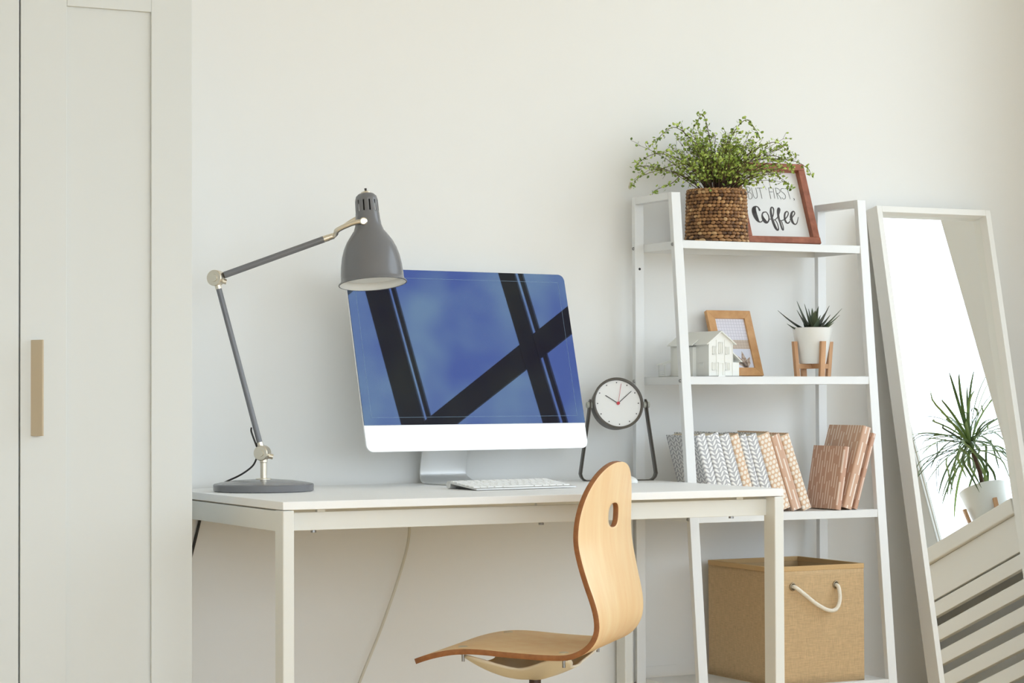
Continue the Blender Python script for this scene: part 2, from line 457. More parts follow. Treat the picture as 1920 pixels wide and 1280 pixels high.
# slatted radiator cover under the sill
rc = empty('radiator_cover', (2.61, -1.88, 0), 'white wooden radiator cover of horizontal slats under the window sill', 'radiator cover')
bm = bm_new(); box(bm, -.01, .012, -1.42, 1.42, .612, .7175); mk('top_panel', bm, 'trimw', rc, .002)
for i in range(8):
    z = .606 - i * .0715
    bm = bm_new(); box(bm, -.01, .012, -1.42, 1.42, z - .043, z); mk('slat', bm, 'trimw', rc, .002)
for y in (-1.4, -.7, 0, .7, 1.4):
    bm = bm_new(); box(bm, .0125, .035, y - .02, y + .02, 0, .717); mk('batten', bm, 'trimw', rc)

# small marks on the plaster
bm = bm_new()
ring = [(.0055 * math.cos(a) * (1 + .25 * math.sin(2 * a)) * (1 if math.sin(a) > 0 else 1.15), 0, .0095 * math.sin(a) * (1 + .15 * math.cos(3 * a))) for a in [2 * PI * k / 20 for k in range(20)]]
f = bm.faces.new([bm.verts.new(p) for p in ring]); r = bmesh.ops.extrude_face_region(bm, geom=[f])
bmesh.ops.translate(bm, verts=[v for v in r['geom'] if isinstance(v, bmesh.types.BMVert)], vec=(0, -.0012, 0))
o = mk('plaster_patch', bm, pm('beige_putty', (214, 205, 184), .7)); o.location = (1.281, 0, 1.5195)
setp(o, 'small beige filler spot on the wall above the left end of the white shelf unit', 'filler spot')
e = empty('wall_plate', (1.365, 0, .232), 'blank cover plate painted like the wall, low behind the shelf unit', 'wall plate')
boxo('plate', (-.048, .048, -.004, 0, -.0155, .0155), 'wall', e, .001)

# ============================================================ WARDROBE
wd = empty('wardrobe', (-.485, -.26, 0), 'tall white two-door wardrobe left of the desk', 'wardrobe')
def wb(n, d, mat='wardrobe', par=wd, bevel=.0015):
    d = (d[0] + .485, d[1] + .485, d[2] + .26, d[3] + .26, d[4], d[5]); return boxo(n, d, mat, par, bevel)
bm = bm_new()
for d in ((-.866, -.850, -.49, -.002, 0, 1.9), (-.1276, -.1106, -.49, -.002, 0, 1.9), (-.850, -.1276, -.49, -.002, 1.884, 1.9), (-.850, -.1276, -.49, -.002, .06, .076), (-.850, -.1276, -.006, -.002, .076, 1.884), (-.850, -.1276, -.46, -.444, 0, .06)):
    box(bm, d[0] + .485, d[1] + .485, d[2] + .26, d[3] + .26, d[4], d[5])
mk('body', bm, 'wardrobe', wd, .001)
boxo('centre_post', (-.008, .008, -.225, .25, .078, 1.882), 'wardrobe', wd)
def door(x0, x1, hx, sgn):
    d = bpy.data.objects.new('door', None)
    bm = bm_new(); Y0, Y1 = -.51, -.492
    st = .0985 if sgn > 0 else .10
    for q in ((x0, x0 + st, Y0, Y1, .065, 1.895), (x1 - .092, x1, Y0, Y1, .065, 1.895), (x0 + st, x1 - .092, Y0, Y1, 1.794, 1.895), (x0 + st, x1 - .092, Y0, Y1, .065, .165)):
        box(bm, q[0] + .485, q[1] + .485, q[2] + .26, q[3] + .26, q[4], q[5])
    box(bm, x0 + st - .001 + .485, x1 - .091 + .485, -.503 + .26, -.497 + .26, .164, 1.795)
    dr = mk('door', bm, 'wardrobe', wd, .0012)
    # handle: slanted pull, wide face turned away from the window
    bm = bm_new(); a, b = hx, hx + .019 * sgn
    for z0, z1 in ((.8854, 1.0862),):
        pts = [(a, -.51), (b - .002 * sgn, -.538), (b + .0015 * sgn, -.538), (b + .0015 * sgn, -.51)]
        hexa(bm, [(x + .485, y + .26, z0) for x, y in pts] + [(x + .485, y + .26, z1) for x, y in pts])
    mk('handle', bm, M['wardrobe_handle'], dr, .001)
M['wardrobe_handle'] = pm('handle_shade_tint', (205, 190, 164), .45)  # shade on the white handle's side, painted in as beige
door(-.4872, -.1112, -.4655, 1)
door(-.8655, -.4905, -.560, -1)

# ============================================================ DESK
DX, DY0, DY1, DZ = 1.2495, -.7615, -.0115, .746
dk = empty('desk', (DX / 2, -.3865, 0), 'long white desk with square metal legs under the computer', 'desk')
def db(n, d, mat='deskframe', bevel=.001, par=None):
    return boxo(n, (d[0] - DX / 2, d[1] - DX / 2, d[2] + .3865, d[3] + .3865, d[4], d[5]), mat, par or dk, bevel)
db('table_top', (0, DX, DY0, DY1, DZ - .0172, DZ), 'desktop', .0012)
LW, LD = .0255, .047
for x in (0, DX - LW):
    for y in (DY0, DY1 - LD):
        db('leg', (x, x + LW, y, y + LD, .006, DZ - .0185), bevel=.0025)
AZ0, AZ1 = .6830, .7215
db('apron', (LW, DX - LW, DY0 + LD - .012, DY0 + LD, AZ0, AZ1))
db('apron', (LW, DX - LW, DY1 - LD, DY1 - LD + .012, AZ0, AZ1))
for x in (.0015, DX - LW + .0015):
    db('side_rail', (x, x + LW - .003, DY0 + LD, DY1 - LD, AZ0 - .0005, DZ - .0205))
for x in (.10, .625, 1.15):
    for y in (DY0 + LD - .013, DY1 - LD + .001):
        db('spacer', (x - .009, x + .009, y, y + .012, AZ1, DZ - .0175))
for x in (.085, .63, 1.13):
    bm = bm_new(); tube(bm, [(x - DX / 2, DY0 + LD - .006 + .3865, AZ0 - .005), (x - DX / 2, DY0 + LD - .006 + .3865, AZ0 + .001)], .006, 10)
    mk('bolt', bm, 'bolt', dk)
for x in (0, DX - LW):
    for y in (DY0, DY1 - LD): db('foot', (x + .002, x + LW - .002, y + .002, y + LD - .002, 0, .006), 'black', 0)

# ============================================================ SHELF UNIT
SX0, SW = 1.2575, .6042
WF = .0268
fy = lambda z: -.2474 - .1463 * (1.4825 - z) / 1.4825
SZ = [1.3594, 1.0118, .6633, .2237]; SY1 = -.0471; ST = 1.4825
sh = empty('shelf_unit', (SX0 + SW / 2, -.2, 0), 'white metal ladder-style shelf unit with leaning front legs', 'shelf unit')
so = Vector((SX0 + SW / 2, -.2, 0))
T = .0165
for x in (SX0, SX0 + SW - WF):
    bm = bm_new()
    box(bm, x, x + WF, SY1 - T, SY1, 0, ST)                                    # rear post
    pts0 = [(x, fy(0)), (x + WF, fy(0)), (x + WF, fy(0) + T), (x, fy(0) + T)]
    pts1 = [(x, fy(ST)), (x + WF, fy(ST)), (x + WF, fy(ST) + T), (x, fy(ST) + T)]
    hexa(bm, [(a, b, 0) for a, b in pts0] + [(a, b, ST) for a, b in pts1])     # leaning front leg
    box(bm, x, x + WF, fy(ST) + T, SY1 - T, ST - .0185, ST)                    # top bar
    box(bm, x, x + WF, fy(.01) + T, SY1 - T, .0, .018)                         # floor bar
    bmesh.ops.translate(bm, verts=bm.verts, vec=-so)
    mk('side_frame', bm, 'whitemetal', sh, .0012)
for z in SZ:
    bm = bm_new(); xa, xb = SX0 + WF, SX0 + SW - WF; ya, yb = fy(z) + .0005, SY1; H = .0205
    box(bm, xa, xb, ya, yb, z - .0016, z)
    box(bm, xa, xb, ya, ya + .0016, z - H, z - .0016)
    box(bm, xa, xb, yb - .0016, yb, z - H, z - .0016)
    box(bm, xa, xa + .0016, ya + .0016, yb - .0016, z - H, z - .0016)
    box(bm, xb - .0016, xb, ya + .0016, yb - .0016, z - H, z - .0016)
    bmesh.ops.translate(bm, verts=bm.verts, vec=-so)
    mk('shelf', bm, 'whitemetal', sh, .0004, seg=1)
    for x, s in ((SX0, -1), (SX0 + SW, 1)):
        for y in (SY1 - T / 2, fy(z - .01) + T / 2):
            bm = bm_new(); tube(bm, [(x, y, z - .011), (x + s * .0028, y, z - .011)], [.0048, .0036], 12); bmesh.ops.translate(bm, verts=bm.verts, vec=-so)
            mk('bolt', bm, 'bolt', sh)
bm = bm_new(); tube(bm, [(SX0 + WF / 2, SY1 - T - .0004, 1.295), (SX0 + WF / 2, SY1 - T + .002, 1.295)], .0035, 10); bmesh.ops.translate(bm, verts=bm.verts, vec=-so)
mk('bolt_hole', bm, 'black', sh)

# ============================================================ STANDING MIRROR
mo, mex, mey, mez = tilted(2.0227, -.383, 0, 0, .2027)
mi = empty('standing_mirror', mo, 'tall narrow white-framed mirror leaning against the wall', 'mirror')
place_basis(mi, mo, mex, mey, mez)
MW, ML, MD, MF = .396, 1.518, .0523, .0175
bm = bm_new(); z0 = .0115
box(bm, 0, MF, 0, MD, z0, ML); box(bm, MW - MF, MW, 0, MD, z0, ML)
box(bm, MF, MW - MF, 0, MD, ML - MF, ML); box(bm, MF, MW - MF, 0, MD, z0, z0 + MF)
mk('frame', bm, 'trimw', mi, .0012)
boxo('mirror_glass', (MF, MW - MF, .030, .033, MF, ML - MF), 'mirror', mi)
boxo('back_board', (MF, MW - MF, .034, .040, MF, ML - MF), 'trimw', mi)



# ============================================================ CHAIR
CO = Vector((.762, -1.013, 0)); CF = Vector((-.727, .686, 0)).normalized(); CR = Vector((.686, .727, 0)).normalized()
ch = empty('swivel_chair', CO + CF * .278, 'swivel chair with a birch plywood shell and slotted backrest at the desk', 'chair')
cho = CO + CF * .278
def cw(a, t, z): return CO + CF * a + CR * t + Vector((0, 0, z)) - cho
path = [(.496, .4015), (.467, .4120), (.437, .4205), (.402, .4270), (.366, .4292), (.33, .428), (.285, .4248), (.228, .4218), (.18, .421), (.152, .4232), (.130, .4305), (.110, .4435), (.096, .461), (.088, .482), (.086, .51), (.089, .54), (.095, .575), (.102, .62), (.107, .66), (.107, .70), (.104, .74), (.099, .78), (.092, .8235)]
dense = smoothpath([(a, 0, z) for a, z in path], 12)
L = [0]
for i in range(1, len(dense)): L.append(L[-1] + (dense[i] - dense[i - 1]).length)
TOT = L[-1]
def at_s(s):
    s = max(0, min(TOT, s))
    for i in range(1, len(L)):
        if L[i] >= s:
            k = (s - L[i - 1]) / max(1e-9, L[i] - L[i - 1]); return dense[i - 1].lerp(dense[i], k)
    return dense[-1]
def hwid(s):
    h = .195; c = .035
    if s < c: u = 1 - s / c; h = .195 - .035 * (1 - math.sqrt(max(0, 1 - u * u)))
    st = TOT - .165
    if s > st: u = min(1, (s - st) / .165); h = .195 * max(0, 1 - u ** 2.2) ** (1 / 2.2)
    return h
def shell(s, t):
    p = at_s(s); back = max(0, min(1, (p.z - .44) / .22)) if p.x < .2 else 0; back = back * back * (3 - 2 * back)
    return cw(p.x + back * .016 * (t / .19) ** 2 - back * .02 * (t / .19) * .5, t, p.z)
NR, NC = 110, 32
ss = [0, .001, .003, .006, .010, .015, .021, .028]
k = 84; s0, s1 = .036, TOT - .10
ss += [s0 + (s1 - s0) * i / k for i in range(k + 1)]
ss += [TOT - .10 * (1 - i / 22) ** 1.7 for i in range(1, 22)] + [TOT - .0003]
tt = [math.sin(PI / 2 * (2 * j / NC - 1)) * .25 + (2 * j / NC - 1) * .75 for j in range(NC + 1)]
# slot
hs = [s for s in ss if s < TOT - .03 and at_s(s).z > .708 and at_s(s).x < .2][0]
ic = min(range(len(ss)), key=lambda i: abs(ss[i] - hs)); HS = ss[ic]
dr_ = 5; jc = NC // 2; dc = 5
bm = bm_new(); G = {}
for i, s in enumerate(ss):
    h = max(hwid(s), .002)
    for j, t in enumerate(tt): G[i, j] = bm.verts.new(shell(s, t * h))
for i in range(len(ss) - 1):
    for j in range(NC):
        if ic - dr_ <= i < ic + dr_ and jc - dc <= j < jc + dc: continue
        f = bm.faces.new((G[i, j], G[i, j + 1], G[i + 1, j + 1], G[i + 1, j])); f.smooth = True
loop = [(ic - dr_, j) for j in range(jc - dc, jc + dc)] + [(i, jc + dc) for i in range(ic - dr_, ic + dr_)] + [(ic + dr_, j) for j in range(jc + dc, jc - dc, -1)] + [(i, jc - dc) for i in range(ic + dr_, ic - dr_, -1)]
rings = [[G[q] for q in loop]]
def real(q): return ss[q[0]], tt[q[1]] * hwid(ss[q[0]])
HA, HB = .036, .0265
for k in (1, 2, 3):
    rg = []
    for q in loop:
        s, t = real(q); ang = math.atan2((s - HS) / HB, t / HA)
        ct, st_ = math.cos(ang), math.sin(ang)
        e = 2 / 2.6
        ht = HA * math.copysign(abs(ct) ** e, ct); hs_ = HS + HB * math.copysign(abs(st_) ** e, st_)
        w = k / 3
        rg.append(bm.verts.new(shell(s + (hs_ - s) * w, t + (ht - t) * w)))
    rings.append(rg)
for a, b in zip(rings, rings[1:]):
    for k in range(len(a)):
        k2 = (k + 1) % len(a); f = bm.faces.new((a[k], a[k2], b[k2], b[k])); f.smooth = True
bmesh.ops.recalc_face_normals(bm, faces=bm.faces)
bmesh.ops.remove_doubles(bm, verts=[v for v in bm.verts if not v.is_valid] or list(bm.verts)[-1:], dist=0)
o = mk('seat_shell', bm, ['birch', 'plyedge'], ch, solid=.0115, rim=1, soff=0.0, bevel=.0012, seg=1)
ins = Vector((0, 0, 0))
for a, t in ((.394, -.15), (.173, -.15), (.382, .15), (.175, .15)):
    z = min(dense, key=lambda p: abs(p.x - a) + (1 if p.z > .45 else 0)).z
    bm = bm_new(); c = cw(a, t, z + .0062)
    lathe(bm, [(0, .0022), (.0075, .0018), (.0105, .0004), (.0105, -.002)], 20, Matrix.Translation(c)); mk('bolt_cap', bm, 'nickel', ch)
    bm = bm_new(); c0 = cw(a, t, z - .006)
    tube(bm, [c0, c0 + Vector((0, 0, -.004))], .0085, 12); tube(bm, [c0, c0 + Vector((0, 0, -.019))], .0034, 10); mk('bolt', bm, 'bolt', ch)
# moulded seat support with four arms
bm = bm_new(); NA, NRr = 96, 12; ac = .285
rows = []
arms = [math.atan2(t, a - ac) for a, t in ((.394, -.15), (.173, -.15), (.382, .15), (.175, .15))]
for k in range(NA):
    th = 2 * PI * k / NA
    d = min(abs((th - x + PI) % (2 * PI) - PI) for x in arms)
    w = math.exp(-(d / .34) ** 2)
    Rm = .105 + .075 * w; zt = .385 + .030 * w
    rows.append([(Rm * i / NRr, .352 + (zt - .352) * (i / NRr) ** (1.7 + .2 * w)) for i in range(NRr + 1)])
V = [[None] * (NRr + 1) for _ in range(NA)]
c0 = bm.verts.new(cw(ac, 0, .352))
for k in range(NA):
    th = 2 * PI * k / NA
    for i in range(1, NRr + 1):
        r_, z_ = rows[k][i]; V[k][i] = bm.verts.new(cw(ac + r_ * math.cos(th), r_ * math.sin(th), z_))
for k in range(NA):
    k2 = (k + 1) % NA
    f = bm.faces.new((c0, V[k][1], V[k2][1])); f.smooth = True
    for i in range(1, NRr):
        f = bm.faces.new((V[k][i], V[k][i + 1], V[k2][i + 1], V[k2][i])); f.smooth = True
bmesh.ops.recalc_face_normals(bm, faces=bm.faces)
mk('seat_support', bm, 'cream', ch, solid=.004, soff=0)
bm = bm_new(); lathe(bm, [(0, .353), (.013, .353), (.013, .30), (.022, .295), (.022, .12), (.03, .11), (.03, .07), (0, .07)], 24); bmesh.ops.translate(bm, verts=bm.verts, vec=(.0, 0, 0))
mk('gas_column', bm, pm('brown_black_metal', (70, 48, 40), .4), ch)
for k in range(5):
    a = 2 * PI * k / 5 + .3; dv = Vector((math.cos(a), math.sin(a), 0))
    bm = bm_new(); tube(bm, [dv * .02 + Vector((0, 0, .09)), dv * .15 + Vector((0, 0, .085)), dv * .27 + Vector((0, 0, .066))], [.017, .014, .010], 12)
    lg = mk('base_leg', bm, 'cream', ch)
    bm = bm_new(); pd = Vector((-dv.y, dv.x, 0)); c = dv * .265 + Vector((0, 0, .026))
    tube(bm, [c - pd * .018, c + pd * .018], .0255, 20); tube(bm, [c + Vector((0, 0, .0)), c + Vector((0, 0, .05))], .006, 8); mk('caster', bm, 'black', lg)

# ============================================================ DESK LAMP
LB = Vector((.154, -.243, DZ)); LQ = Vector((.935, -.355, 0)).normalized(); LN = Vector((-.355, -.935, 0)).normalized()
lp = empty('desk_lamp', LB, 'dark grey jointed desk lamp with a bell-shaped shade', 'desk lamp')
def lw(s, z, d=0): return LQ * s + LN * d + Vector((0, 0, z - DZ))
bm = bm_new(); lathe(bm, [(0, 0), (.112, 0), (.116, .002), (.1165, .015), (.1145, .0175), (.10, .0205), (.07, .0248), (.03, .0275), (0, .028)], 72)
bs = mk('lamp_base', bm, 'lampgrey', lp)
bm = bm_new(); lathe(bm, [(0, .0262), (.0185, .0262), (.0185, .029), (.0075, .0305), (.0075, .066), (.0088, .067), (.0088, .074), (0, .074)], 32); mk('post', bm, 'nickel', lp)
JO = lw(-.0027, .8344); EL = lw(-.1093, 1.2405)
def disc(c, r, th, name, par=lp):
    bm = bm_new(); Z = (LN * .91 - LQ * .41).normalized(); tube(bm, [c - Z * th / 2, c - Z * (th / 2 - .0015), c + Z * (th / 2 - .0015), c + Z * th / 2], [r - .0015, r, r, r - .0015], 32)
    j = mk(name, bm, 'nickel', par)
    bm = bm_new(); tube(bm, [c + Z * (th / 2 - .001), c + Z * (th / 2 + .0022)], [r * .5, r * .46], 24); mk('joint_cap', bm, 'nickel', j)
    return j
disc(JO, .0175, .024, 'joint'); disc(EL, .0185, .024, 'joint')
# small locking nubs beside the joints
for c, dx in ((JO, .0185), (EL, .018)):
    bm = bm_new(); tube(bm, [c + LQ * dx * .6 - Vector((0, 0, .006)), c + LQ * (dx + .006) - Vector((0, 0, .009))], .006, 12); mk('joint_lug', bm, 'nickel', lp)
d = (EL - JO).normalized()
bm = bm_new(); tube(bm, [JO + d * .024, EL - d * .024], .0066, 20); mk('lower_arm', bm, 'lampgrey', lp)
bm = bm_new(); tube(bm, [JO + d * .012, JO + d * .026], .0075, 16); mk('arm_ferrule', bm, 'nickel', lp)
bm = bm_new(); tube(bm, [EL - d * .026, EL - d * .012], .0075, 16); mk('arm_ferrule', bm, 'nickel', lp)
HJ = lw(.1915, 1.3475)
d2 = (lw(.1513, 1.3355) - lw(-.0909, 1.2495)).normalized()
bm = bm_new(); tube(bm, [EL + d2 * .020, lw(.1400, 1.3315)], .0078, 20); mk('upper_arm', bm, 'lampgrey', lp)
bm = bm_new(); tube(bm, [lw(.1395, 1.3313), lw(.152, 1.3358), lw(.1525, 1.336), lw(.163, 1.3398)], [.0078, .0078, .0072, .0072], 16); mk('arm_ferrule', bm, 'nickel', lp)
# shade axis
top = lw(.2385, 1.4400); 
axd = (Vector((0, 0, -1)) * math.cos(.15) + LN * math.sin(.15)); axd = (axd + LQ * .066).normalized()
zz = -axd; xx = LQ.cross(zz).cross(zz).normalized() * -1; xx = (LQ - zz * LQ.dot(zz)).normalized(); yy = zz.cross(xx)
SM = Matrix((xx, yy, zz)).transposed().to_4x4(); SM.translation = top
K = .00124
prof = [(0, 358), (8, 358.3), (15, 360.5), (19.5, 365), (21.2, 371), (21.6, 374), (22.2, 395), (22.6, 398), (23.2, 408), (25.0, 420), (28.5, 430), (36.5, 441), (44, 452), (50, 465), (54.5, 480), (57.5, 497), (58.8, 512), (59.2, 522), (60.5, 526), (64.2, 529.5), (64.4, 531), (62.8, 531.6)]
bm = bm_new(); seg = 48
lathe(bm, [(r * K, -(y - 358) * K * 1.012) for r, y in prof], seg, SM, skip=lambda i, k: i == 5 and k % 4 == 1)
# narrow the ventilation slots by pinching is not needed: each slot is one segment wide
bmesh.ops.recalc_face_normals(bm, faces=bm.faces)
mk('lamp_shade', bm, ['lampgrey', 'lampwhite'], lp, solid=.0012, soff=-1, off=1, angle=60)
bm = bm_new(); lathe(bm, [(0, -.012), (.0185, -.012), (.0185, -.088), (.0, -.088)], 32, SM); mk('slot_dark_core', bm, 'black', lp)  # black core added inside the neck so the slots look dark
bm = bm_new(); lathe(bm, [(0, -.200), (.045, -.2005), (.0690, -.2010), (.0690, -.2000)], 48, SM); mk('diffuser', bm, 'lampwhite', lp)
bm = bm_new(); lathe(bm, [(.0115, -.0010), (.0110, .002), (.005, .0045), (0, .0055)], 24, SM); cp = mk('shade_cap', bm, 'nickel', lp)
bm = bm_new(); tube(bm, [SM @ Vector((0, 0, .004)), SM @ Vector((0, 0, .011))], [.0022, .0030], 10); mk('switch', bm, 'black', cp)
# yoke: two flat straps from the arm end to the pivots on the neck
for sd, mat in ((1, 'nickel'), (-1, 'nickel')):
    piv = SM @ Vector((-.012 if sd > 0 else -.012, 0, -.069)) + LN * .0285 * sd
    if sd < 0: piv = SM @ Vector((-.014, 0, -.052)) - LN * .0285
    pts = smoothpath([lw(.163, 1.340), lw(.168, 1.344, .012 * sd), lw(.172, 1.352, .024 * sd), (piv + lw(.180, 1.362, .028 * sd)) * .5, piv], 6)
    bm = bm_new(); tube(bm, pts, .0060 if sd > 0 else .0050, 12); yk = mk('yoke_arm', bm, mat, lp)
    bm = bm_new(); tube(bm, [piv - LN * .004 * sd, piv + LN * .004 * sd, piv + LN * .0055 * sd], [.0088, .0088, .007], 20); mk('pivot_screw', bm, mat, yk)
bm = bm_new(); tube(bm, smoothpath([lw(-.028, .893), lw(-.0285, .886, .004), lw(-.024, .872, .004), lw(-.017, .853, .0), lw(-.013, .842, -.012)], 6), .0022, 8)
tube(bm, smoothpath([lw(-.016, .822, -.012), lw(-.024, .806, -.014), lw(-.040, .792, -.016), lw(-.060, .780, -.02), lw(-.088, .766, -.06), lw(-.11, .7515, -.10), lw(-.11, .749, -.20)], 6), .0022, 8)
mk('cord', bm, 'black', lp)

# ============================================================ ALL-IN-ONE COMPUTER
io, iex, iey, iez = tilted(.7318, -.215, .8327, .1199, .2395)
IW, IH = .6455, .4544
pc = empty('desktop_computer', (.7318, -.17, DZ), 'large silver all-in-one computer with a dark screen on the white desk', 'computer')
IM = Matrix((iex, iey, iez)).transposed().to_4x4(); IM.translation = io - Vector((.7318, -.17, DZ))
def rrect(w, h, r, n=8, y=0.0, z0=0.0, x0=0.0):
    pts = []
    for cx_, cz_, a0 in ((w / 2 - r, r, -PI / 2), (w / 2 - r, h - r, 0), (-w / 2 + r, h - r, PI / 2), (-w / 2 + r, r, PI)):
        for k in range(n + 1):
            a = a0 + PI / 2 * k / n; pts.append((x0 + cx_ + r * math.cos(a), y, z0 + cz_ + r * math.sin(a)))
    return pts
# body: thin edge bulging at the centre of the back
bm = bm_new()
rgs = []
for (sc, y) in ((1, 0), (1, .0045), (.97, .012), (.8, .024), (.5, .034)):
    pts = rrect(IW * sc, IH * sc, .018 * sc, 8, y, IH * (1 - sc) / 2)
    rgs.append([bm.verts.new(IM @ Vector(p)) for p in pts])
bm.faces.new(rgs[0]); bm.faces.new(rgs[-1])
for a, b in zip(rgs, rgs[1:]):
    for k in range(len(a)):
        k2 = (k + 1) % len(a); f = bm.faces.new((a[k], a[k2], b[k2], b[k])); f.smooth = True
mk('body', bm, 'chin', pc, angle=30)
CH = .0648     # height of the aluminium chin
bm = bm_new(); r = .0175
pts = [(-IW / 2, 0, CH), (IW / 2, 0, CH)]
for cx_, a0 in ((IW / 2 - r, 0), (-IW / 2 + r, PI / 2)):
    for k in range(9):
        a = a0 + PI / 2 * k / 8; pts.append((cx_ + r * math.cos(a), 0, IH - r + r * math.sin(a)))
a_ = [bm.verts.new(IM @ Vector((p[0], -.0018, p[2]))) for p in pts]; b_ = [bm.verts.new(IM @ Vector((p[0], -.0002, p[2]))) for p in pts]
bm.faces.new(a_); bm.faces.new(b_)
for k in range(len(a_)):
    k2 = (k + 1) % len(a_); bm.faces.new((a_[k], a_[k2], b_[k2], b_[k]))
scr = mk('screen', bm, 'display', pc)
bm = bm_new(); e_ = .0215; wl = .0006
for q in ((-IW / 2 + e_, IW / 2 - e_, CH + .018, CH + .018 + wl), (-IW / 2 + e_, IW / 2 - e_, IH - e_, IH - e_ + wl), (-IW / 2 + e_, -IW / 2 + e_ + wl, CH + .018, IH - e_), (IW / 2 - e_, IW / 2 - e_ + wl, CH + .018, IH - e_)):
    box(bm, q[0], q[1], -.0020, -.0017, q[2], q[3], mat=IM)
mk('panel_edge_line', bm, pm('panel_line', (120, 150, 180), .5), scr)
# stand: foot plate curving up into the neck
bm = bm_new(); NWd = [(0, .0), (1, 0)]
prof = smoothpath([(-.045, .0022), (.02, .0025), (.10, .0035), (.126, .010), (.137, .026), (.130, .07), (.112, .125), (.088, .185), (.068, .225)], 6)
fw = lambda t: .098 - .030 * min(1, t * 1.6)
th = .0035
rr_ = []
ci, si = math.cos(.1199), math.sin(.1199)
for i, p in enumerate(prof):
    t = i / (len(prof) - 1); w = .082 - .014 * min(1, max(0, (t - .15)) * 3.0)
    yv, zv = p.x, p.y
    # local to world about the stand centre
    row = []
    for sx_ in (-1, -.5, 0, .5, 1):
        X = w * sx_; row.append(bm.verts.new(Vector((X * ci - yv * si, X * si + yv * ci, zv)) + Vector((.0, .005, 0))))
    rr_.append(row)
for a, b in zip(rr_, rr_[1:]):
    for k in range(4):
        f = bm.faces.new((a[k], a[k + 1], b[k + 1], b[k])); f.smooth = True
bmesh.ops.recalc_face_normals(bm, faces=bm.faces)
mk('stand', bm, 'aluminium', pc, solid=.004, soff=0, bevel=.0008)

# ============================================================ KEYBOARD
ka = .10
kc = Vector((.7145, -.409, DZ))
kb = empty('keyboard', kc, 'slim silver wireless keyboard with white keys in front of the computer', 'keyboard', rot=(0, 0, ka))
KW, KD = .279, .136
sl = math.atan2(.0135, KD)
bm = bm_new()
hexa(bm, [(-KW / 2, -KD / 2, .001), (KW / 2, -KD / 2, .001), (KW / 2, KD / 2 - .012, .013), (-KW / 2, KD / 2 - .012, .013), (-KW / 2, -KD / 2, .0042), (KW / 2, -KD / 2, .0042), (KW / 2, KD / 2 - .006, .0185), (-KW / 2, KD / 2 - .006, .0185)])
bd = mk('deck', bm, 'aluminium', kb, .0008)
bm = bm_new(); tube(bm, [(-KW / 2, KD / 2 - .0095, .0095), (-KW / 2 + .001, KD / 2 - .0095, .0095), (KW / 2 - .001, KD / 2 - .0095, .0095), (KW / 2, KD / 2 - .0095, .0095)], [.0086, .0094, .0094, .0086], 24); mk('battery_tube', bm, 'aluminium', kb)
for s in (-1, 1):
    bm = bm_new(); lathe(bm, [(0, 0), (.004, 0), (.004, .0016), (0, .0016)], 12, Matrix.Translation((s * .12, -.04, 0))); mk('rubber_foot', bm, 'black', kb)
keym = None
rows_ = [([1] * 14, .010), ([1] * 13 + [1.5], .0152), ([1.5] + [1] * 13, .0152), ([1.75] + [1] * 11 + [1.75], .0152), ([2.3] + [1] * 10 + [2.2], .0152), ([1, 1, 1, 1.25, 5, 1.25, 1, 1, 1, 1], .0152)]
u0 = KD / 2 - .0145
for ri, (ks, kh) in enumerate(rows_):
    tot = sum(ks); gap = .0028; unit = (KW - .010 - gap * (len(ks) - 1)) / tot; x = -KW / 2 + .005
    for kw in ks:
        w = unit * kw; y1 = u0; y0 = u0 - kh
        zc = lambda y: .0042 + (y + KD / 2) * (.0143 / (KD - .006))
        me_name = 'key'
        bm = bm_new(); m_ = .0006
        hexa(bm, [(x, y0, zc(y0)), (x + w, y0, zc(y0)), (x + w, y1, zc(y1)), (x, y1, zc(y1)), (x + m_, y0 + m_, zc(y0) + .0018), (x + w - m_, y0 + m_, zc(y0) + .0018), (x + w - m_, y1 - m_, zc(y1) + .0018), (x + m_, y1 - m_, zc(y1) + .0018)])
        mk('key', bm, 'keywhite', kb)
        x += w + gap
    u0 -= kh + .0031
# ============================================================ MOUSE
bm = bm_new(); ellipsoid(bm, (0, 0, .004), [(.029, 0, 0), (0, .056, 0), (0, 0, .0165)], 32, 16)
for v in bm.verts: v.co.z = max(v.co.z, 0)
ms = mk('mouse', bm, 'plastic', smooth=True); ms.location = (1.100, -.262, DZ); ms.rotation_euler = (0, 0, .1)
setp(ms, 'white computer mouse on the desk half hidden behind the chair back', 'computer mouse')

# ============================================================ CLOCK
CB = Vector((1.158, -.143, DZ)); CQ = Vector((.868, -.497, 0)).normalized(); CN = Vector((-.497, -.868, 0)).normalized()
ck = empty('table_clock', CB, 'round table clock in a dark grey strap stand beside the computer', 'clock')
cyaw = .30; CX = (CQ * math.cos(cyaw) - CN * -math.sin(cyaw)); CX = (CQ * math.cos(cyaw) + CN * (-math.sin(cyaw))).normalized()
CN2 = (CN * math.cos(cyaw) + CQ * math.sin(cyaw)).normalized()
tl = .22
fz = (CN2 * math.cos(tl) + Vector((0, 0, 1)) * math.sin(tl)).normalized(); fyv = fz.cross(CX).normalized(); fxv = fyv.cross(fz)
KM = Matrix((fxv, fyv, fz)).transposed().to_4x4(); KM.translation = CQ * -.0028 + Vector((0, 0, .197)) + CN2 * .006
bm = bm_new()
lathe(bm, [(0, -.034), (.056, -.034), (.0625, -.030), (.0672, .004), (.0672, .0085), (.0645, .0095), (.0612, .0085), (.0606, .0035), (0, .0035)], 72, KM)
cs = mk('case', bm, 'clockcase', ck, angle=30)
bm = bm_new(); lathe(bm, [(0, .0042), (.0605, .0042), (.0605, .0034)], 64, KM); fc = mk('dial', bm, 'clockface', ck)
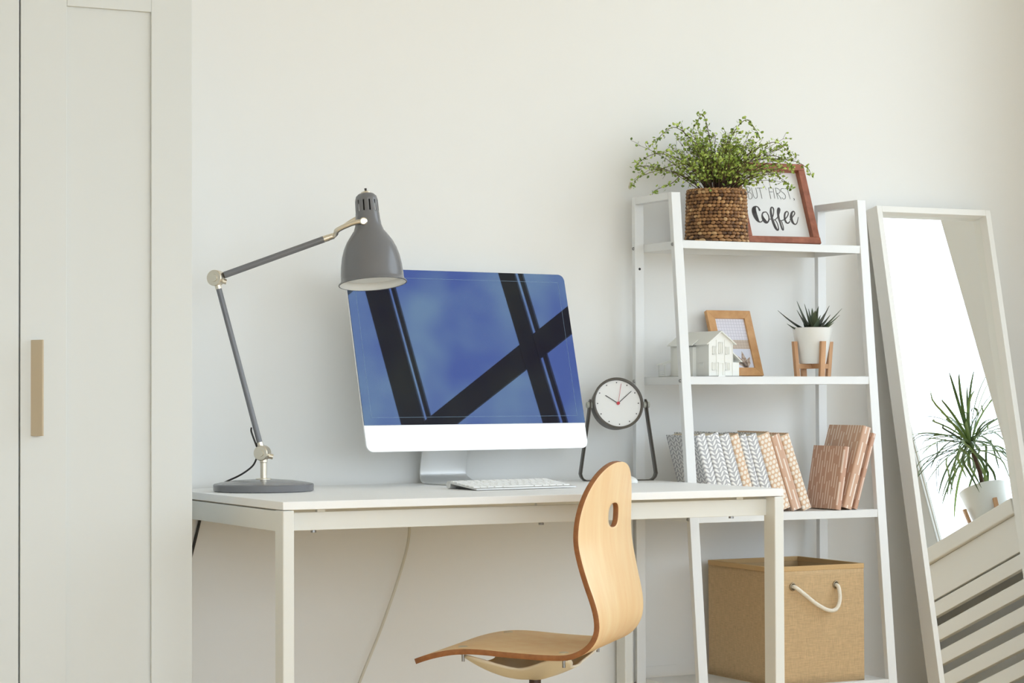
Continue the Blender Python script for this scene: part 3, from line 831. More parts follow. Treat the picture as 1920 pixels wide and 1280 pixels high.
for h in range(12):
    a = 2 * PI * h / 12; bm = bm_new(); lathe(bm, [(0, .0052), (.0015, .0052), (.0015, .004)], 10, KM @ Matrix.Translation((.0545 * math.sin(a), .0545 * math.cos(a), 0))); mk('hour_dot', bm, 'ink', fc)
def hand(nm, ang, ln, w, z, mat, back=0):
    a = math.radians(ang); dv = Vector((math.sin(a), math.cos(a), 0)); pv = Vector((dv.y, -dv.x, 0))
    bm = bm_new(); p = [-dv * back - pv * w, -dv * back + pv * w, dv * ln + pv * w, dv * ln - pv * w]
    hexa(bm, [KM @ (q + Vector((0, 0, z))) for q in p] + [KM @ (q + Vector((0, 0, z + .0006))) for q in p]); mk(nm, bm, mat, ck)
hand('hour_hand', -57, .0385, .0009, .0052, 'ink', .004); hand('minute_hand', 50, .0485, .0008, .0062, 'ink', .004); hand('second_hand', 12.5, .0525, .0004, .0072, 'red', .0)
bm = bm_new(); lathe(bm, [(.0042, .0048), (.0042, .0082), (0, .0084)], 16, KM); mk('hand_hub', bm, 'red', ck)
# strap stand: bent flat bar
pl = [(-.0712, .2085), (-.0735, .200), (-.0742, .185), (-.078, .155), (-.0965, .030), (-.0975, .018), (-.094, .008), (-.086, .0025), (-.075, .0012), (.075, .0012), (.086, .0025), (.094, .008), (.0975, .018), (.0965, .030), (.078, .155), (.0742, .185), (.0735, .200), (.0712, .2085)]
pl = smoothpath([(a, 0, z) for a, z in pl], 4)
bm = bm_new(); hw_ = .0135; rowsv = []
for i, p in enumerate(pl):
    k = min(i, len(pl) - 1 - i); hw2 = hw_ * (1 if k > 5 else (.45 + .11 * k))
    rowsv.append([bm.verts.new(CX * (p.x * 1.03) + Vector((0, 0, p.z)) + CN2 * s) for s in (-hw2, hw2)])
for a, b in zip(rowsv, rowsv[1:]):
    f = bm.faces.new((a[0], a[1], b[1], b[0])); f.smooth = True
bmesh.ops.recalc_face_normals(bm, faces=bm.faces)
mk('stand', bm, 'clockcase', ck, solid=.0022, soff=0)
for s in (-1, 1):
    bm = bm_new(); c = CX * (.0757 * s) + Vector((0, 0, .194)); tube(bm, [c - CX * .008 * s, c + CX * .0075 * s, c + CX * .0085 * s], [.0078, .0078, .0065], 20); mk('knob', bm, pm('grey_green_plastic', (186, 188, 178), .5) if s < 0 else bpy.data.materials['grey_green_plastic'], ck)

# ============================================================ CABLES UNDER THE DESK
bm = bm_new(); tube(bm, smoothpath([(.621, -.030, .71), (.6195, -.036, .66), (.612, -.043, .60), (.584, -.045, .5109), (.536, -.045, .3878), (.4784, -.045, .2598), (.43, -.045, .13), (.36, -.05, .02), (.30, -.06, .004)], 8), .0036, 10)
o = mk('cable', bm, 'cable'); setp(o, 'pale grey power cable hanging behind the desk in front of the wall', 'cable')
bm = bm_new(); tube(bm, smoothpath([(.0885, -.0052, .72), (.0826, -.0052, .6742), (.0559, -.0052, .5697), (.02, -.0052, .43), (-.03, -.006, .25), (-.06, -.02, .006)], 8), .0034, 10)
o = mk('cable', bm, 'black'); setp(o, 'dark cord hanging behind the left end of the desk beside the wardrobe', 'cable')

# ============================================================ THINGS ON THE TOP SHELF
Z1, Z2, Z3, Z4 = SZ
def tone_layer(bm): return bm.faces.layers.float.new('tone')
# ---- woven pot with a small-leaved plant
rnd = random.Random(5)
PC = Vector((1.4515, -.155, Z1))
pp = empty('potted_plant', PC, 'bushy small-leaved green plant in a round woven brown pot on the top shelf', 'potted plant')
bm = bm_new(); tl_ = tone_layer(bm)
rad = lambda z: .0812 - .0040 * min(1, z / .138) + (.0010 if z < .02 else 0)
NRW = 15; hgt = .136
for i in range(NRW):
    z = .006 + i * (hgt - .010) / (NRW - 1)
    big = 1.45 if i < 2 else (1.15 if i < 6 else 1.0)
    nb = int(44 / big); off_ = rnd.random() + (.5 if i % 2 else 0)
    rr = rad(z)
    for k in range(nb):
        a = 2 * PI * (k + off_ + rnd.uniform(-.08, .08)) / nb
        t = Vector((-math.sin(a), math.cos(a), 0)); nrm = Vector((math.cos(a), math.sin(a), 0))
        sl_ = .22 if i % 2 else -.12
        ln = PI * rr / nb * 1.16 * rnd.uniform(.9, 1.1); th_ = .0050 * rnd.uniform(.85, 1.12)
        ax1 = (t + Vector((0, 0, sl_))).normalized() * ln; ax2 = (Vector((0, 0, 1)) - t * sl_).normalized() * th_
        fs = ellipsoid(bm, nrm * (rr - .001) + Vector((0, 0, z)), [ax2, nrm * .0046, ax1], 7, 5)
        tn = min(1, max(0, rnd.gauss(.45, .28)))
        for f in fs: f[tl_] = tn
# braided rim
nb = 44
for k in range(nb):
    a = 2 * PI * k / nb; t = Vector((-math.sin(a), math.cos(a), 0)); nrm = Vector((math.cos(a), math.sin(a), 0))
    fs = ellipsoid(bm, nrm * .0755 + Vector((0, 0, .1385)), [(nrm + Vector((0, 0, .3))) * .0035, Vector((0, 0, .0034)), (t + Vector((0, 0, .35))).normalized() * .0085], 6, 5)
    for f in fs: f[tl_] = min(1, max(0, rnd.gauss(.6, .2)))
pot = mk('woven_pot', bm, 'weave', pp, smooth=True, angle=80)
bm = bm_new(); lathe(bm, [(0, .001), (.0775, .001), (.0745, .137), (.0725, .137), (.0725, .118), (0, .118)], 40); mk('pot_lining', bm, 'weavein', pot)
bm = bm_new(); lathe(bm, [(0, .126), (.05, .125), (.0722, .121)], 32); mk('soil', bm, 'soil', pp)
stems = bm_new(); lv = bm_new(); tl2 = tone_layer(lv)
def leaf(bm, lay, p, d, s, w, tn):
    d = d.normalized(); a = Vector((rnd.uniform(-1, 1), rnd.uniform(-1, 1), rnd.uniform(-1, 1))); u = d.cross(a).normalized(); nn = d.cross(u)
    c = [bm.verts.new(p), bm.verts.new(p + d * s * .4 + u * w), bm.verts.new(p + d * s * .8 + u * w * .6), bm.verts.new(p + d * s), bm.verts.new(p + d * s * .8 - u * w * .6), bm.verts.new(p + d * s * .4 - u * w), bm.verts.new(p + d * s * .5 + nn * w * .3)]
    for i in range(6):
        f = bm.faces.new((c[6], c[i], c[(i + 1) % 6])); f[lay] = tn; f.smooth = True
def inside(q):
    """keep clear of the wall and of the sign behind"""
    w = PC + q
    return w.y < -.012
def clampq(q):
    q = Vector(q); q.y = min(q.y, .125); return q
cq = Vector((.845, -.53, 0))
for i in range(105):
    # direction fan: bushy, wider sideways
    az = 2 * PI * i / 120 * 7 + rnd.uniform(-.3, .3)
    el = rnd.uniform(.18, 1.35)
    ln = rnd.uniform(.115, .185) * (1.0 if el > .6 else 1.25)
    dv = Vector((math.cos(az) * math.cos(el), math.sin(az) * math.cos(el), math.sin(el)))
    if dv.y > 0: dv.y *= .5
    p = Vector((dv.x * .03, dv.y * .03, .12)); pts = [p.copy()]
    d = Vector((dv.x * .55, dv.y * .55, dv.z + .45)).normalized()
    steps = 9
    for k in range(steps):
        d = (d + dv * .22 + Vector((rnd.uniform(-.1, .1), rnd.uniform(-.1, .1), rnd.uniform(-.1, .1) - (.05 if el < .5 else .015) * k / 3))).normalized()
        p = clampq(p + d * ln / steps); pts.append(p.copy())
    tube(stems, pts, [.0013 - .0009 * k / steps for k in range(steps + 1)], 5, cap=False)
    for k in range(3, steps + 1):
        # short twigs with leaves
        for _ in range(2):
            td = (d * .5 + Vector((rnd.uniform(-1, 1), rnd.uniform(-1, 1), rnd.uniform(-.7, 1)))).normalized()
            q = pts[k]; tp = [q]
            tl = rnd.uniform(.010, .030)
            for j in range(3): q = clampq(q + (td + Vector((rnd.uniform(-.3, .3), rnd.uniform(-.3, .3), rnd.uniform(-.4, .3)))) * tl / 3); tp.append(q)
            tube(stems, tp, .0004, 4, cap=False)
            for j in range(1, 4):
                if rnd.random() < .74:
                    s = rnd.uniform(.0075, .0118)
                    ld = Vector((rnd.uniform(-1, 1), rnd.uniform(-1, .6), rnd.uniform(-.6, 1)))
                    leaf(lv, tl2, tp[j], ld, s, s * .34, min(1, max(0, rnd.gauss(.5, .25))))
# a few long wandering sprays past the bush
for (sx_, sz_, dy) in ((-.215, .055, -.02), (-.20, .10, 0), (-.16, .165, -.03), (.20, .075, -.06), (.175, .09, -.02), (-.185, .02, -.05), (.10, .185, 0), (-.06, .20, -.02), (.13, .035, -.09), (.15, .12, -.06)):
    e1 = cq * sx_ + Vector((0, dy, sz_ + .12)); pts = smoothpath([(0, 0, .12), (cq * sx_ * .35 + Vector((0, dy * .3, .12 + max(.09, sz_ * .8))))[:], (cq * sx_ * .75 + Vector((0, dy, .12 + sz_ + .02)))[:], e1[:], (e1 + cq * (.014 if sx_ > 0 else -.014) + Vector((0, 0, -.022)))[:]], 5)
    pts = [clampq(q) for q in pts]
    tube(stems, pts, [.0014 - .001 * k / len(pts) for k in range(len(pts))], 5, cap=False)
    for q in pts[6:]:
        for _ in range(3):
            leaf(lv, tl2, q + Vector((rnd.uniform(-.006, .006), rnd.uniform(-.006, .006), rnd.uniform(-.008, .008))), Vector((rnd.uniform(-1, 1), rnd.uniform(-1, 1), rnd.uniform(-1, 1))), rnd.uniform(.008, .0115), .0034, min(1, max(0, rnd.gauss(.5, .25))))
mk('stems', stems, 'stem', pp)
mk('foliage', lv, 'leaf', pp, angle=180)

# ---- framed sign
def panelthing(name, cx, cy, z0, yaw, tilt, label, cat):
    o_, ex, ey, ez = tilted(cx, cy, z0, yaw, tilt)
    e = empty(name, o_, label, cat); place_basis(e, o_, ex, ey, ez); return e
sg = panelthing('framed_sign', 1.675, -.14, Z1 + .0118, -.10, .41, 'white sign with coffee lettering in a red-brown wooden frame leaning on the top shelf', 'sign')
x0, x1, h0, h1, D_ = -.0915, .0915, .0185, .2235, .029
boxo('frame_bar', (x0 - .0205, x1 + .0205, 0, D_, 0, h0), 'signwood', sg, .0012)
boxo('frame_bar', (x0 - .0205, x1 + .0195, 0, D_, h1, h1 + .019), 'signwood', sg, .0012)
boxo('frame_bar', (x0 - .0195, x0, .0004, D_, h0 + .0003, h1 - .0003), 'signwood', sg, .0012)
boxo('frame_bar', (x1, x1 + .0195, .0004, D_, h0 + .0003, h1 - .0003), 'signwood', sg, .0012)
pn = boxo('sign_board', (x0, x1, .018, .022, h0, h1), 'signwhite', sg)
def ribbon(bm, stroke, yv, db=0.0, n=6, minw=None):
    P3 = smoothpath([(a, w * 10, b + db) for a, b, w in stroke], n) if len(stroke) > 2 else [Vector((a, w * 10, b + db)) for a, b, w in stroke]
    if len(P3) == 2: P3 = [P3[0].lerp(P3[1], k / 6) for k in range(7)]
    for i, p in enumerate(P3):
        w = max(.0003, p.y / 10)
        c = [bm.verts.new((p.x + w * math.cos(2 * PI * k / 12), yv, p.z + w * math.sin(2 * PI * k / 12))) for k in range(12)]
        bm.faces.new(c)
        if i:
            q = P3[i - 1]; wq = max(.0003, q.y / 10); d = Vector((p.x - q.x, 0, p.z - q.z))
            if d.length < 1e-6: continue
            d.normalize(); nn = Vector((-d.z, 0, d.x))
            bm.faces.new([bm.verts.new(v) for v in (Vector((q.x, yv, q.z)) - nn * wq, Vector((p.x, yv, p.z)) - nn * w, Vector((p.x, yv, p.z)) + nn * w, Vector((q.x, yv, q.z)) + nn * wq)])
LETTERS = [[(-0.0689, 0.186, 0.00064), (-0.0689, 0.1507, 0.00064)], [(-0.0689, 0.186, 0.00064), (-0.0625, 0.1853, 0.00064), (-0.0595, 0.1796, 0.00064), (-0.0621, 0.1738, 0.00064), (-0.0676, 0.1698, 0.00064)], [(-0.0676, 0.1698, 0.00064), (-0.0597, 0.1672, 0.00064), (-0.057, 0.1596, 0.00064), (-0.0601, 0.1519, 0.00064), (-0.0653, 0.1494, 0.00064), (-0.0689, 0.1507, 0.00064)], [(-0.0543, 0.1836, 0.00064), (-0.0535, 0.1636, 0.00064), (-0.0511, 0.1541, 0.00064), (-0.0468, 0.1523, 0.00064), (-0.0426, 0.1563, 0.00064), (-0.0409, 0.164, 0.00064), (-0.041, 0.1841, 0.00064)], [(-0.0373, 0.1836, 0.00064), (-0.0221, 0.1838, 0.00064)], [(-0.0297, 0.1835, 0.00064), (-0.0289, 0.1519, 0.00064)], [(-0.0021, 0.1854, 0.00064), (-0.0023, 0.1522, 0.00064)], [(-0.0021, 0.1854, 0.00064), (0.0076, 0.1847, 0.00064)], [(-0.0016, 0.1729, 0.00064), (0.008, 0.1732, 0.00064)], [(0.0116, 0.1853, 0.00064), (0.0099, 0.1531, 0.00064)], [(0.0182, 0.1851, 0.00064), (0.0196, 0.1521, 0.00064)], [(0.0182, 0.1851, 0.00064), (0.0257, 0.1844, 0.00064), (0.0304, 0.1797, 0.00064), (0.0301, 0.1739, 0.00064), (0.0253, 0.1696, 0.00064), (0.0194, 0.1688, 0.00064)], [(0.0212, 0.1683, 0.00064), (0.0261, 0.1604, 0.00064), (0.0294, 0.1518, 0.00064)], [(0.0442, 0.1844, 0.00064), (0.0386, 0.1848, 0.00064), (0.0344, 0.1808, 0.00064), (0.0346, 0.1756, 0.00064), (0.04, 0.1714, 0.00064), (0.0439, 0.1657, 0.00064), (0.044, 0.159, 0.00064), (0.0409, 0.1535, 0.00064), (0.0359, 0.1526, 0.00064), (0.033, 0.1567, 0.00064)], [(0.0473, 0.1845, 0.00064), (0.0622, 0.185, 0.00064)], [(0.055, 0.1848, 0.00064), (0.0571, 0.1533, 0.00064)], [(0.0685, 0.155, 0.00108), (0.0693, 0.1517, 0.00108), (0.0674, 0.1488, 0.00043)]]
SCRIPT = [[(-0.0441, 0.1162, 0.00301), (-0.0463, 0.1237, 0.00215), (-0.0522, 0.127, 0.00193), (-0.0591, 0.1215, 0.00516), (-0.0615, 0.1128, 0.00709), (-0.0612, 0.1024, 0.00709), (-0.0589, 0.0911, 0.00602), (-0.0558, 0.0836, 0.00387), (-0.0511, 0.0796, 0.00193), (-0.045, 0.0817, 0.00151), (-0.0389, 0.0879, 0.00129)], [(-0.0254, 0.111, 0.00151), (-0.0343, 0.1093, 0.00193), (-0.0391, 0.1021, 0.00215), (-0.039, 0.0917, 0.0043), (-0.0353, 0.0827, 0.00559), (-0.0301, 0.079, 0.00301), (-0.0236, 0.0845, 0.00193), (-0.0206, 0.0941, 0.00172), (-0.0214, 0.1035, 0.00172), (-0.0254, 0.111, 0.00151)], [(-0.0215, 0.0899, 0.00151), (-0.0148, 0.0901, 0.00151), (-0.007, 0.1002, 0.00172), (-0.0021, 0.1136, 0.00172), (-0.0012, 0.1222, 0.00215), (-0.0042, 0.1259, 0.00193), (-0.0083, 0.1226, 0.00215), (-0.0111, 0.1115, 0.00323), (-0.012, 0.0943, 0.00365), (-0.0101, 0.0773, 0.00409), (-0.0073, 0.0641, 0.00409), (-0.0035, 0.057, 0.00279), (0.001, 0.0605, 0.00193), (0.0015, 0.0738, 0.00172), (-0.0014, 0.0842, 0.00151), (-0.0059, 0.0878, 0.00129)], [(-0.0051, 0.0869, 0.00151), (0.0051, 0.0948, 0.00151), (0.0134, 0.1083, 0.00172), (0.0174, 0.118, 0.00193), (0.0174, 0.1232, 0.00193), (0.0143, 0.1227, 0.00258), (0.0108, 0.1121, 0.00365), (0.0089, 0.0949, 0.00323), (0.0105, 0.0759, 0.00279), (0.0121, 0.0599, 0.00258), (0.0154, 0.0586, 0.00172), (0.017, 0.0695, 0.00151), (0.0154, 0.0827, 0.00151), (0.0128, 0.0864, 0.00129)], [(0.0141, 0.0855, 0.00129), (0.0248, 0.0892, 0.00151), (0.0361, 0.0991, 0.00151), (0.0416, 0.1092, 0.00172), (0.0383, 0.1144, 0.00172), (0.0313, 0.1085, 0.00236), (0.0271, 0.0954, 0.00279), (0.0281, 0.0825, 0.00301), (0.0338, 0.0785, 0.00193), (0.0407, 0.084, 0.00151)], [(0.0412, 0.0878, 0.00129), (0.0537, 0.0996, 0.00151), (0.0611, 0.1093, 0.00172), (0.0592, 0.1154, 0.00172), (0.0522, 0.11, 0.00301), (0.0472, 0.096, 0.00409), (0.0487, 0.0811, 0.00365), (0.0551, 0.0756, 0.00193), (0.062, 0.0811, 0.00151), (0.0695, 0.0975, 0.00108)]]
bm = bm_new()
for s_ in LETTERS: ribbon(bm, s_, .0176, -.0105)
o = mk('thin_lettering', bm, 'ink', pn); 
bm = bm_new()
for s_ in SCRIPT: ribbon(bm, s_, .0176, -.0105)
mk('script_lettering', bm, pm('brush_ink', (142, 138, 137), .7), pn)

# ============================================================ THINGS ON THE MIDDLE SHELF
# ---- honey wood picture frame
pf = panelthing('picture_frame', 1.564, -.10, Z2 + .0045, .0125, .3616, 'honey-coloured wooden picture frame behind the white model house', 'picture frame')
iw, ih, bw = .047, .142, .0227
for pts in (((-iw - bw, 0), (iw + bw, 0), (iw, bw), (-iw, bw)), ((-iw - bw, ih + 2 * bw), (-iw, ih + bw), (iw, ih + bw), (iw + bw, ih + 2 * bw)), ((-iw - bw, 0), (-iw, bw), (-iw, ih + bw), (-iw - bw, ih + 2 * bw)), ((iw + bw, 0), (iw + bw, ih + 2 * bw), (iw, ih + bw), (iw, bw))):
    bm = bm_new(); hexa(bm, [(x, 0, z) for x, z in pts] + [(x, .0125, z) for x, z in pts]); mk('frame_bar', bm, 'framewood', pf, .0007)
p = NB('collage_print', .5); q = .0085
a = p.o('FRACT', p.o('DIVIDE', p.o('ADD', p.x, 1.0), q)); b = p.o('FRACT', p.o('DIVIDE', p.o('ADD', p.z, 1.0), q))
ln_ = p.o('MAXIMUM', p.o('LESS_THAN', a, .14), p.o('LESS_THAN', b, .14))
top_ = p.mix(ln_, (232, 228, 236), (206, 202, 212)); mid_ = p.mix(ln_, (206, 188, 172), (188, 168, 152))
c1 = p.mix(p.o('GREATER_THAN', p.z, .1035), mid_, top_); c2 = p.mix(p.o('GREATER_THAN', p.z, .078), (224, 226, 238), c1)
p.out(c2)
pr = boxo('print', (-iw, iw, .005, .008, bw, ih + bw), p.m, pf)
bm = bm_new()
for tip, w in (((.018, .072), .010), ((-.022, .060), .009), ((.040, .055), .010), ((-.008, .066), .008)):
    b0 = Vector((.022, 0, bw + .001)); t0 = Vector((tip[0], 0, tip[1])); d_ = (t0 - b0).normalized(); nn = Vector((-d_.z, 0, d_.x))
    l = [b0 - nn * w * .6, b0 + (t0 - b0) * .5 - nn * w * .8, t0, b0 + (t0 - b0) * .5 + nn * w * .8, b0 + nn * w * .6]
    bm.faces.new([bm.verts.new((min(iw, max(-iw, v.x)), .0048, max(bw, v.z))) for v in l])
mk('printed_leaves', bm, dotted('dotted_brown_print', (170, 146, 130), (196, 178, 164)), pr)

# ---- model house
HX0, HX1, HY0, HY1 = 1.3497, 1.4224, -.275, -.087
hs_o = Vector(((HX0 + HX1) / 2, -.18, Z2))
ho = empty('model_house', hs_o, 'small white architectural model house with a gabled roof on the middle shelf', 'model house')
def hp(name, fn, mat='plastic', par=None, bevel=.0003):
    bm = bm_new(); fn(bm); bmesh.ops.translate(bm, verts=bm.verts, vec=-hs_o); return mk(name, bm, mat, par or ho, bevel, seg=1)
M['model'] = pm('model_white', (240, 240, 234), .55)
ev, rg_ = .0865, .1135
hxm = (HX0 + HX1) / 2
def body(bm):
    z = Z2 + .0015
    prof = [(HX0, z), (HX1, z), (HX1, Z2 + ev), (hxm, Z2 + rg_), (HX0, Z2 + ev)]
    a = [bm.verts.new((x, HY0, zz_)) for x, zz_ in prof]; b = [bm.verts.new((x, HY1, zz_)) for x, zz_ in prof]
    bm.faces.new(a); bm.faces.new(b)
    for k in range(5): bm.faces.new((a[k], a[(k + 1) % 5], b[(k + 1) % 5], b[k]))
    box(bm, HX0 - .010, HX0, -.214, -.118, z, Z2 + ev - .010)          # side bay
    box(bm, HX1, HX1 + .023, HY0 + .006, HY1 - .02, z, Z2 + .036)        # low annex
wl_ = hp('walls', body, 'model')
hp('base_plate', lambda bm: box(bm, HX0 - .012, HX1 + .026, HY0 - .002, -.045, Z2, Z2 + .0015), pm('grey_card', (120, 118, 114), .7))
def roof(bm):
    t = .0028; ov = .008; s = (rg_ - ev) / (hxm - HX0)
    for sg_ in (-1, 1):
        xe = hxm + sg_ * ((HX1 - HX0) / 2 + ov); ze = Z2 + rg_ - s * ((HX1 - HX0) / 2 + ov)
        pts = [(hxm, Z2 + rg_), (xe, ze), (xe, ze + t), (hxm, Z2 + rg_ + t * 1.3)]
        hexa(bm, [(x, HY0 - .006, z) for x, z in pts] + [(x, HY1 + .004, z) for x, z in pts])
    # bay roof
    xe = HX0 - .016; z0 = Z2 + ev + .001
    pts = [(HX0 + .004, z0 + .0065), (xe, z0 - .0085), (xe, z0 - .006), (HX0 + .004, z0 + .009)]
    hexa(bm, [(x, -.220, z) for x, z in pts] + [(x, -.112, z) for x, z in pts])
    # annex roof
    pts = [(HX1, Z2 + .062), (HX1 + .031, Z2 + .0365), (HX1 + .031, Z2 + .0392), (HX1, Z2 + .065)]
    hexa(bm, [(x, HY0 + .003, z) for x, z in pts] + [(x, HY1 - .015, z) for x, z in pts])
    # porch roof
    pts = [(HX0 + .03, Z2 + .0440), (HX0 - .022, Z2 + .0310), (HX0 - .022, Z2 + .0328), (HX0 + .03, Z2 + .0475)]
    hexa(bm, [(x, HY1 + .0005, z) for x, z in pts] + [(x, -.047, z) for x, z in pts])
hp('roof', roof, 'model')
def win(x, z, w, h, bay=0):
    def fn(bm):
        y = HY0 - .0001; t = .0012
        for q in ((x - w / 2, x + w / 2, z, z + t), (x - w / 2, x + w / 2, z + h - t, z + h), (x - w / 2, x - w / 2 + t, z, z + h), (x + w / 2 - t, x + w / 2, z, z + h), (x - .0005, x + .0005, z, z + h)):
            box(bm, q[0], q[1], y - .0016, y, Z2 + q[2], Z2 + q[3])
    hp('window', fn, 'model', wl_, 0)
win(hxm - .019, .056, .011, .022); win(hxm, .058, .012, .030); win(hxm + .020, .056, .011, .020)
win(hxm - .020, .016, .012, .020); win(hxm + .020, .016, .012, .020)
def doorf(bm):
    y = HY0
    box(bm, hxm - .0075, hxm - .006, y - .002, y, Z2 + .003, Z2 + .034); box(bm, hxm + .006, hxm + .0075, y - .002, y, Z2 + .003, Z2 + .034)
    box(bm, hxm - .009, hxm + .009, y - .003, y, Z2 + .034, Z2 + .0365); box(bm, hxm - .006, hxm + .006, y - .0008, y, Z2 + .003, Z2 + .034)
    box(bm, hxm - .010, hxm + .010, y - .0055, y, Z2, Z2 + .003)
hp('door', doorf, 'model', wl_, 0)
def battens(bm):
    for x in (HX0 + .0008, hxm - .0125, hxm + .0125, HX1 - .0008): box(bm, x - .0008, x + .0008, HY0 - .001, HY0, Z2 + .0015, Z2 + (ev if abs(x - hxm) > .02 else ev + .008))
    for z in (.046, .0095): box(bm, HX0, HX1, HY0 - .0009, HY0, Z2 + z, Z2 + z + .0012)
    y0, y1, z0, z1 = -.250, -.230, .022, .036
    for q in ((y0, y1, z0, z0 + .001), (y0, y1, z1 - .001, z1), (y0, y0 + .001, z0, z1), (y1 - .001, y1, z0, z1)): box(bm, HX0 - .001, HX0, q[0], q[1], Z2 + q[2], Z2 + q[3])
hp('facade_trim', battens, 'model', wl_, 0)
def porch(bm):
    for y in (HY1 + .006, -.050):
        box(bm, HX0 - .0145, HX0 - .012, y - .0012, y + .0012, Z2 + .0015, Z2 + .0345)
    for z in (.008, .0115, .015): box(bm, HX0 - .0142, HX0 - .0128, HY1 + .006, -.050, Z2 + z, Z2 + z + .0012); box(bm, HX0 - .0142, HX0 + .02, -.0508, -.0495, Z2 + z, Z2 + z + .0012); box(bm, HX0 - .0142, HX0 + .001, HY1 + .0052, HY1 + .0064, Z2 + z, Z2 + z + .0012)
    box(bm, HX0 - .015, HX0 + .03, HY1, -.0485, Z2 + .0015, Z2 + .005)
hp('porch', porch, 'model', None, 0)

# ---- succulent in a white pot on a bamboo stand
sc = Vector((1.7278, -.19, Z2)); sq = Vector((.823, -.568, 0)).normalized(); stc = Vector((-.568, -.823, 0)).normalized()
sp = empty('potted_succulent', sc, 'dark green spiky succulent in a white pot on a small wooden stand', 'potted plant')
bm = bm_new(); lathe(bm, [(0, .0345), (.0335, .0345), (.0358, .037), (.0540, .1305), (.0522, .1305), (.0505, .118), (0, .118)], 56); mk('pot', bm, 'plastic', sp, angle=40)
bm = bm_new(); lathe(bm, [(0, .1235), (.03, .1225), (.0508, .119)], 28); mk('soil', bm, 'soil', sp)
st = bpy.data.objects.new('plant_stand', None); COL.objects.link(st); st.parent = sp
bm = bm_new()
for k in range(2):
    ph = math.radians(-60 + 90 * k); dv = sq * math.cos(ph) - stc * math.sin(ph); pv = Vector((-dv.y, dv.x, 0))
    a, b = dv * .047, pv * .0062; zb, zt = (.0215, .0342)
    hexa(bm, [(-a - b) + Vector((0, 0, zb)), (a - b) + Vector((0, 0, zb)), (a + b) + Vector((0, 0, zb)), (-a + b) + Vector((0, 0, zb)), (-a - b) + Vector((0, 0, zt)), (a - b) + Vector((0, 0, zt)), (a + b) + Vector((0, 0, zt)), (-a + b) + Vector((0, 0, zt))])
mk('cross_brace', bm, 'bamboo', st, .0006)
for k in range(4):
    ph = math.radians(-60 + 90 * k); dv = sq * math.cos(ph) - stc * math.sin(ph); pv = Vector((-dv.y, dv.x, 0))
    i0, i1, o0, o1 = .0400, .0500 + .002, .0535, .0605
    bm = bm_new()
    def lp_(z, ri, ro): return [dv * ri - pv * .0072 + Vector((0, 0, z)), dv * ro - pv * .0072 + Vector((0, 0, z)), dv * ro + pv * .0072 + Vector((0, 0, z)), dv * ri + pv * .0072 + Vector((0, 0, z))]
    hexa(bm, lp_(0, .0415, .0520) + lp_(.0935, .0495, .0600)); mk('leg', bm, 'bamboo', st, .0008)
bm = bm_new(); tl3 = tone_layer(bm)
def agave(base, tip, w, th, tn, up=Vector((0, 0, 1))):
    d = tip - base; side = d.cross(up).normalized(); nn = side.cross(d).normalized()
    if nn.z < 0: nn = -nn
    rows = []; N = 10
    for i in range(N + 1):
        t = i / N; p = base + d * t + Vector((0, 0, -.10 * d.length * math.sin(PI * t) * (1 - abs(d.normalized().z))))
        ww = w * (1 - t) ** .75 * (0.75 + .6 * math.sin(PI * min(1, t * 1.5)) * .5); tt_ = th * (1 - t) + .0004
        rows.append([bm.verts.new(p - side * ww + nn * tt_ * .6), bm.verts.new(p + nn * tt_ * -.1), bm.verts.new(p + side * ww + nn * tt_ * .6), bm.verts.new(p - nn * tt_ * 1.3)])
    for a, b in zip(rows, rows[1:]):
        for k in range(4):
            f = bm.faces.new((a[k], a[(k + 1) % 4], b[(k + 1) % 4], b[k])); f[tl3] = tn; f.smooth = True
    bm.faces.new(rows[0])[tl3] = tn
def SP(u, tcam, z): return sq * u + stc * tcam + Vector((0, 0, z))
kk = .00142
def tipat(x, y, tcam=0.0): return SP((x - 1525) * kk, tcam, (705 - y) * kk)
base = lambda u, tcam=0: SP(u, tcam, .120)
for (x, y, tc_, bu, bt, w) in ((1461, 580.5, .01, -.012, 0, .0085), (1478, 606, .035, -.022, .012, .0075), (1496.5, 562.5, -.02, -.008, -.01, .0085), (1496.5, 580, .01, -.006, .006, .009), (1510.5, 568.5, .012, 0, .01, .014), (1518, 577, -.01, .002, -.006, .008), (1524.5, 575, -.025, .004, -.012, .007), (1530.5, 580, -.015, .005, -.006, .010), (1540.5, 590, .02, .006, .012, .010), (1557, 571.5, -.01, .010, 0, .010), (1559, 588, -.03, .012, -.012, .008), (1580, 577.5, .0, .014, .0, .0095), (1576, 590, .02, .014, .012, .009), (1565, 604, .035, .016, .016, .008), (1505, 585, -.03, -.008, -.014, .009), (1550, 583, -.035, .008, -.014, .008), (1537, 572, -.03, .0, -.01, .008)):
    agave(base(bu, bt), tipat(x, y, tc_), w * 2.1, .0035, rnd.random())
mk('leaves', bm, 'succulent', sp, angle=50)

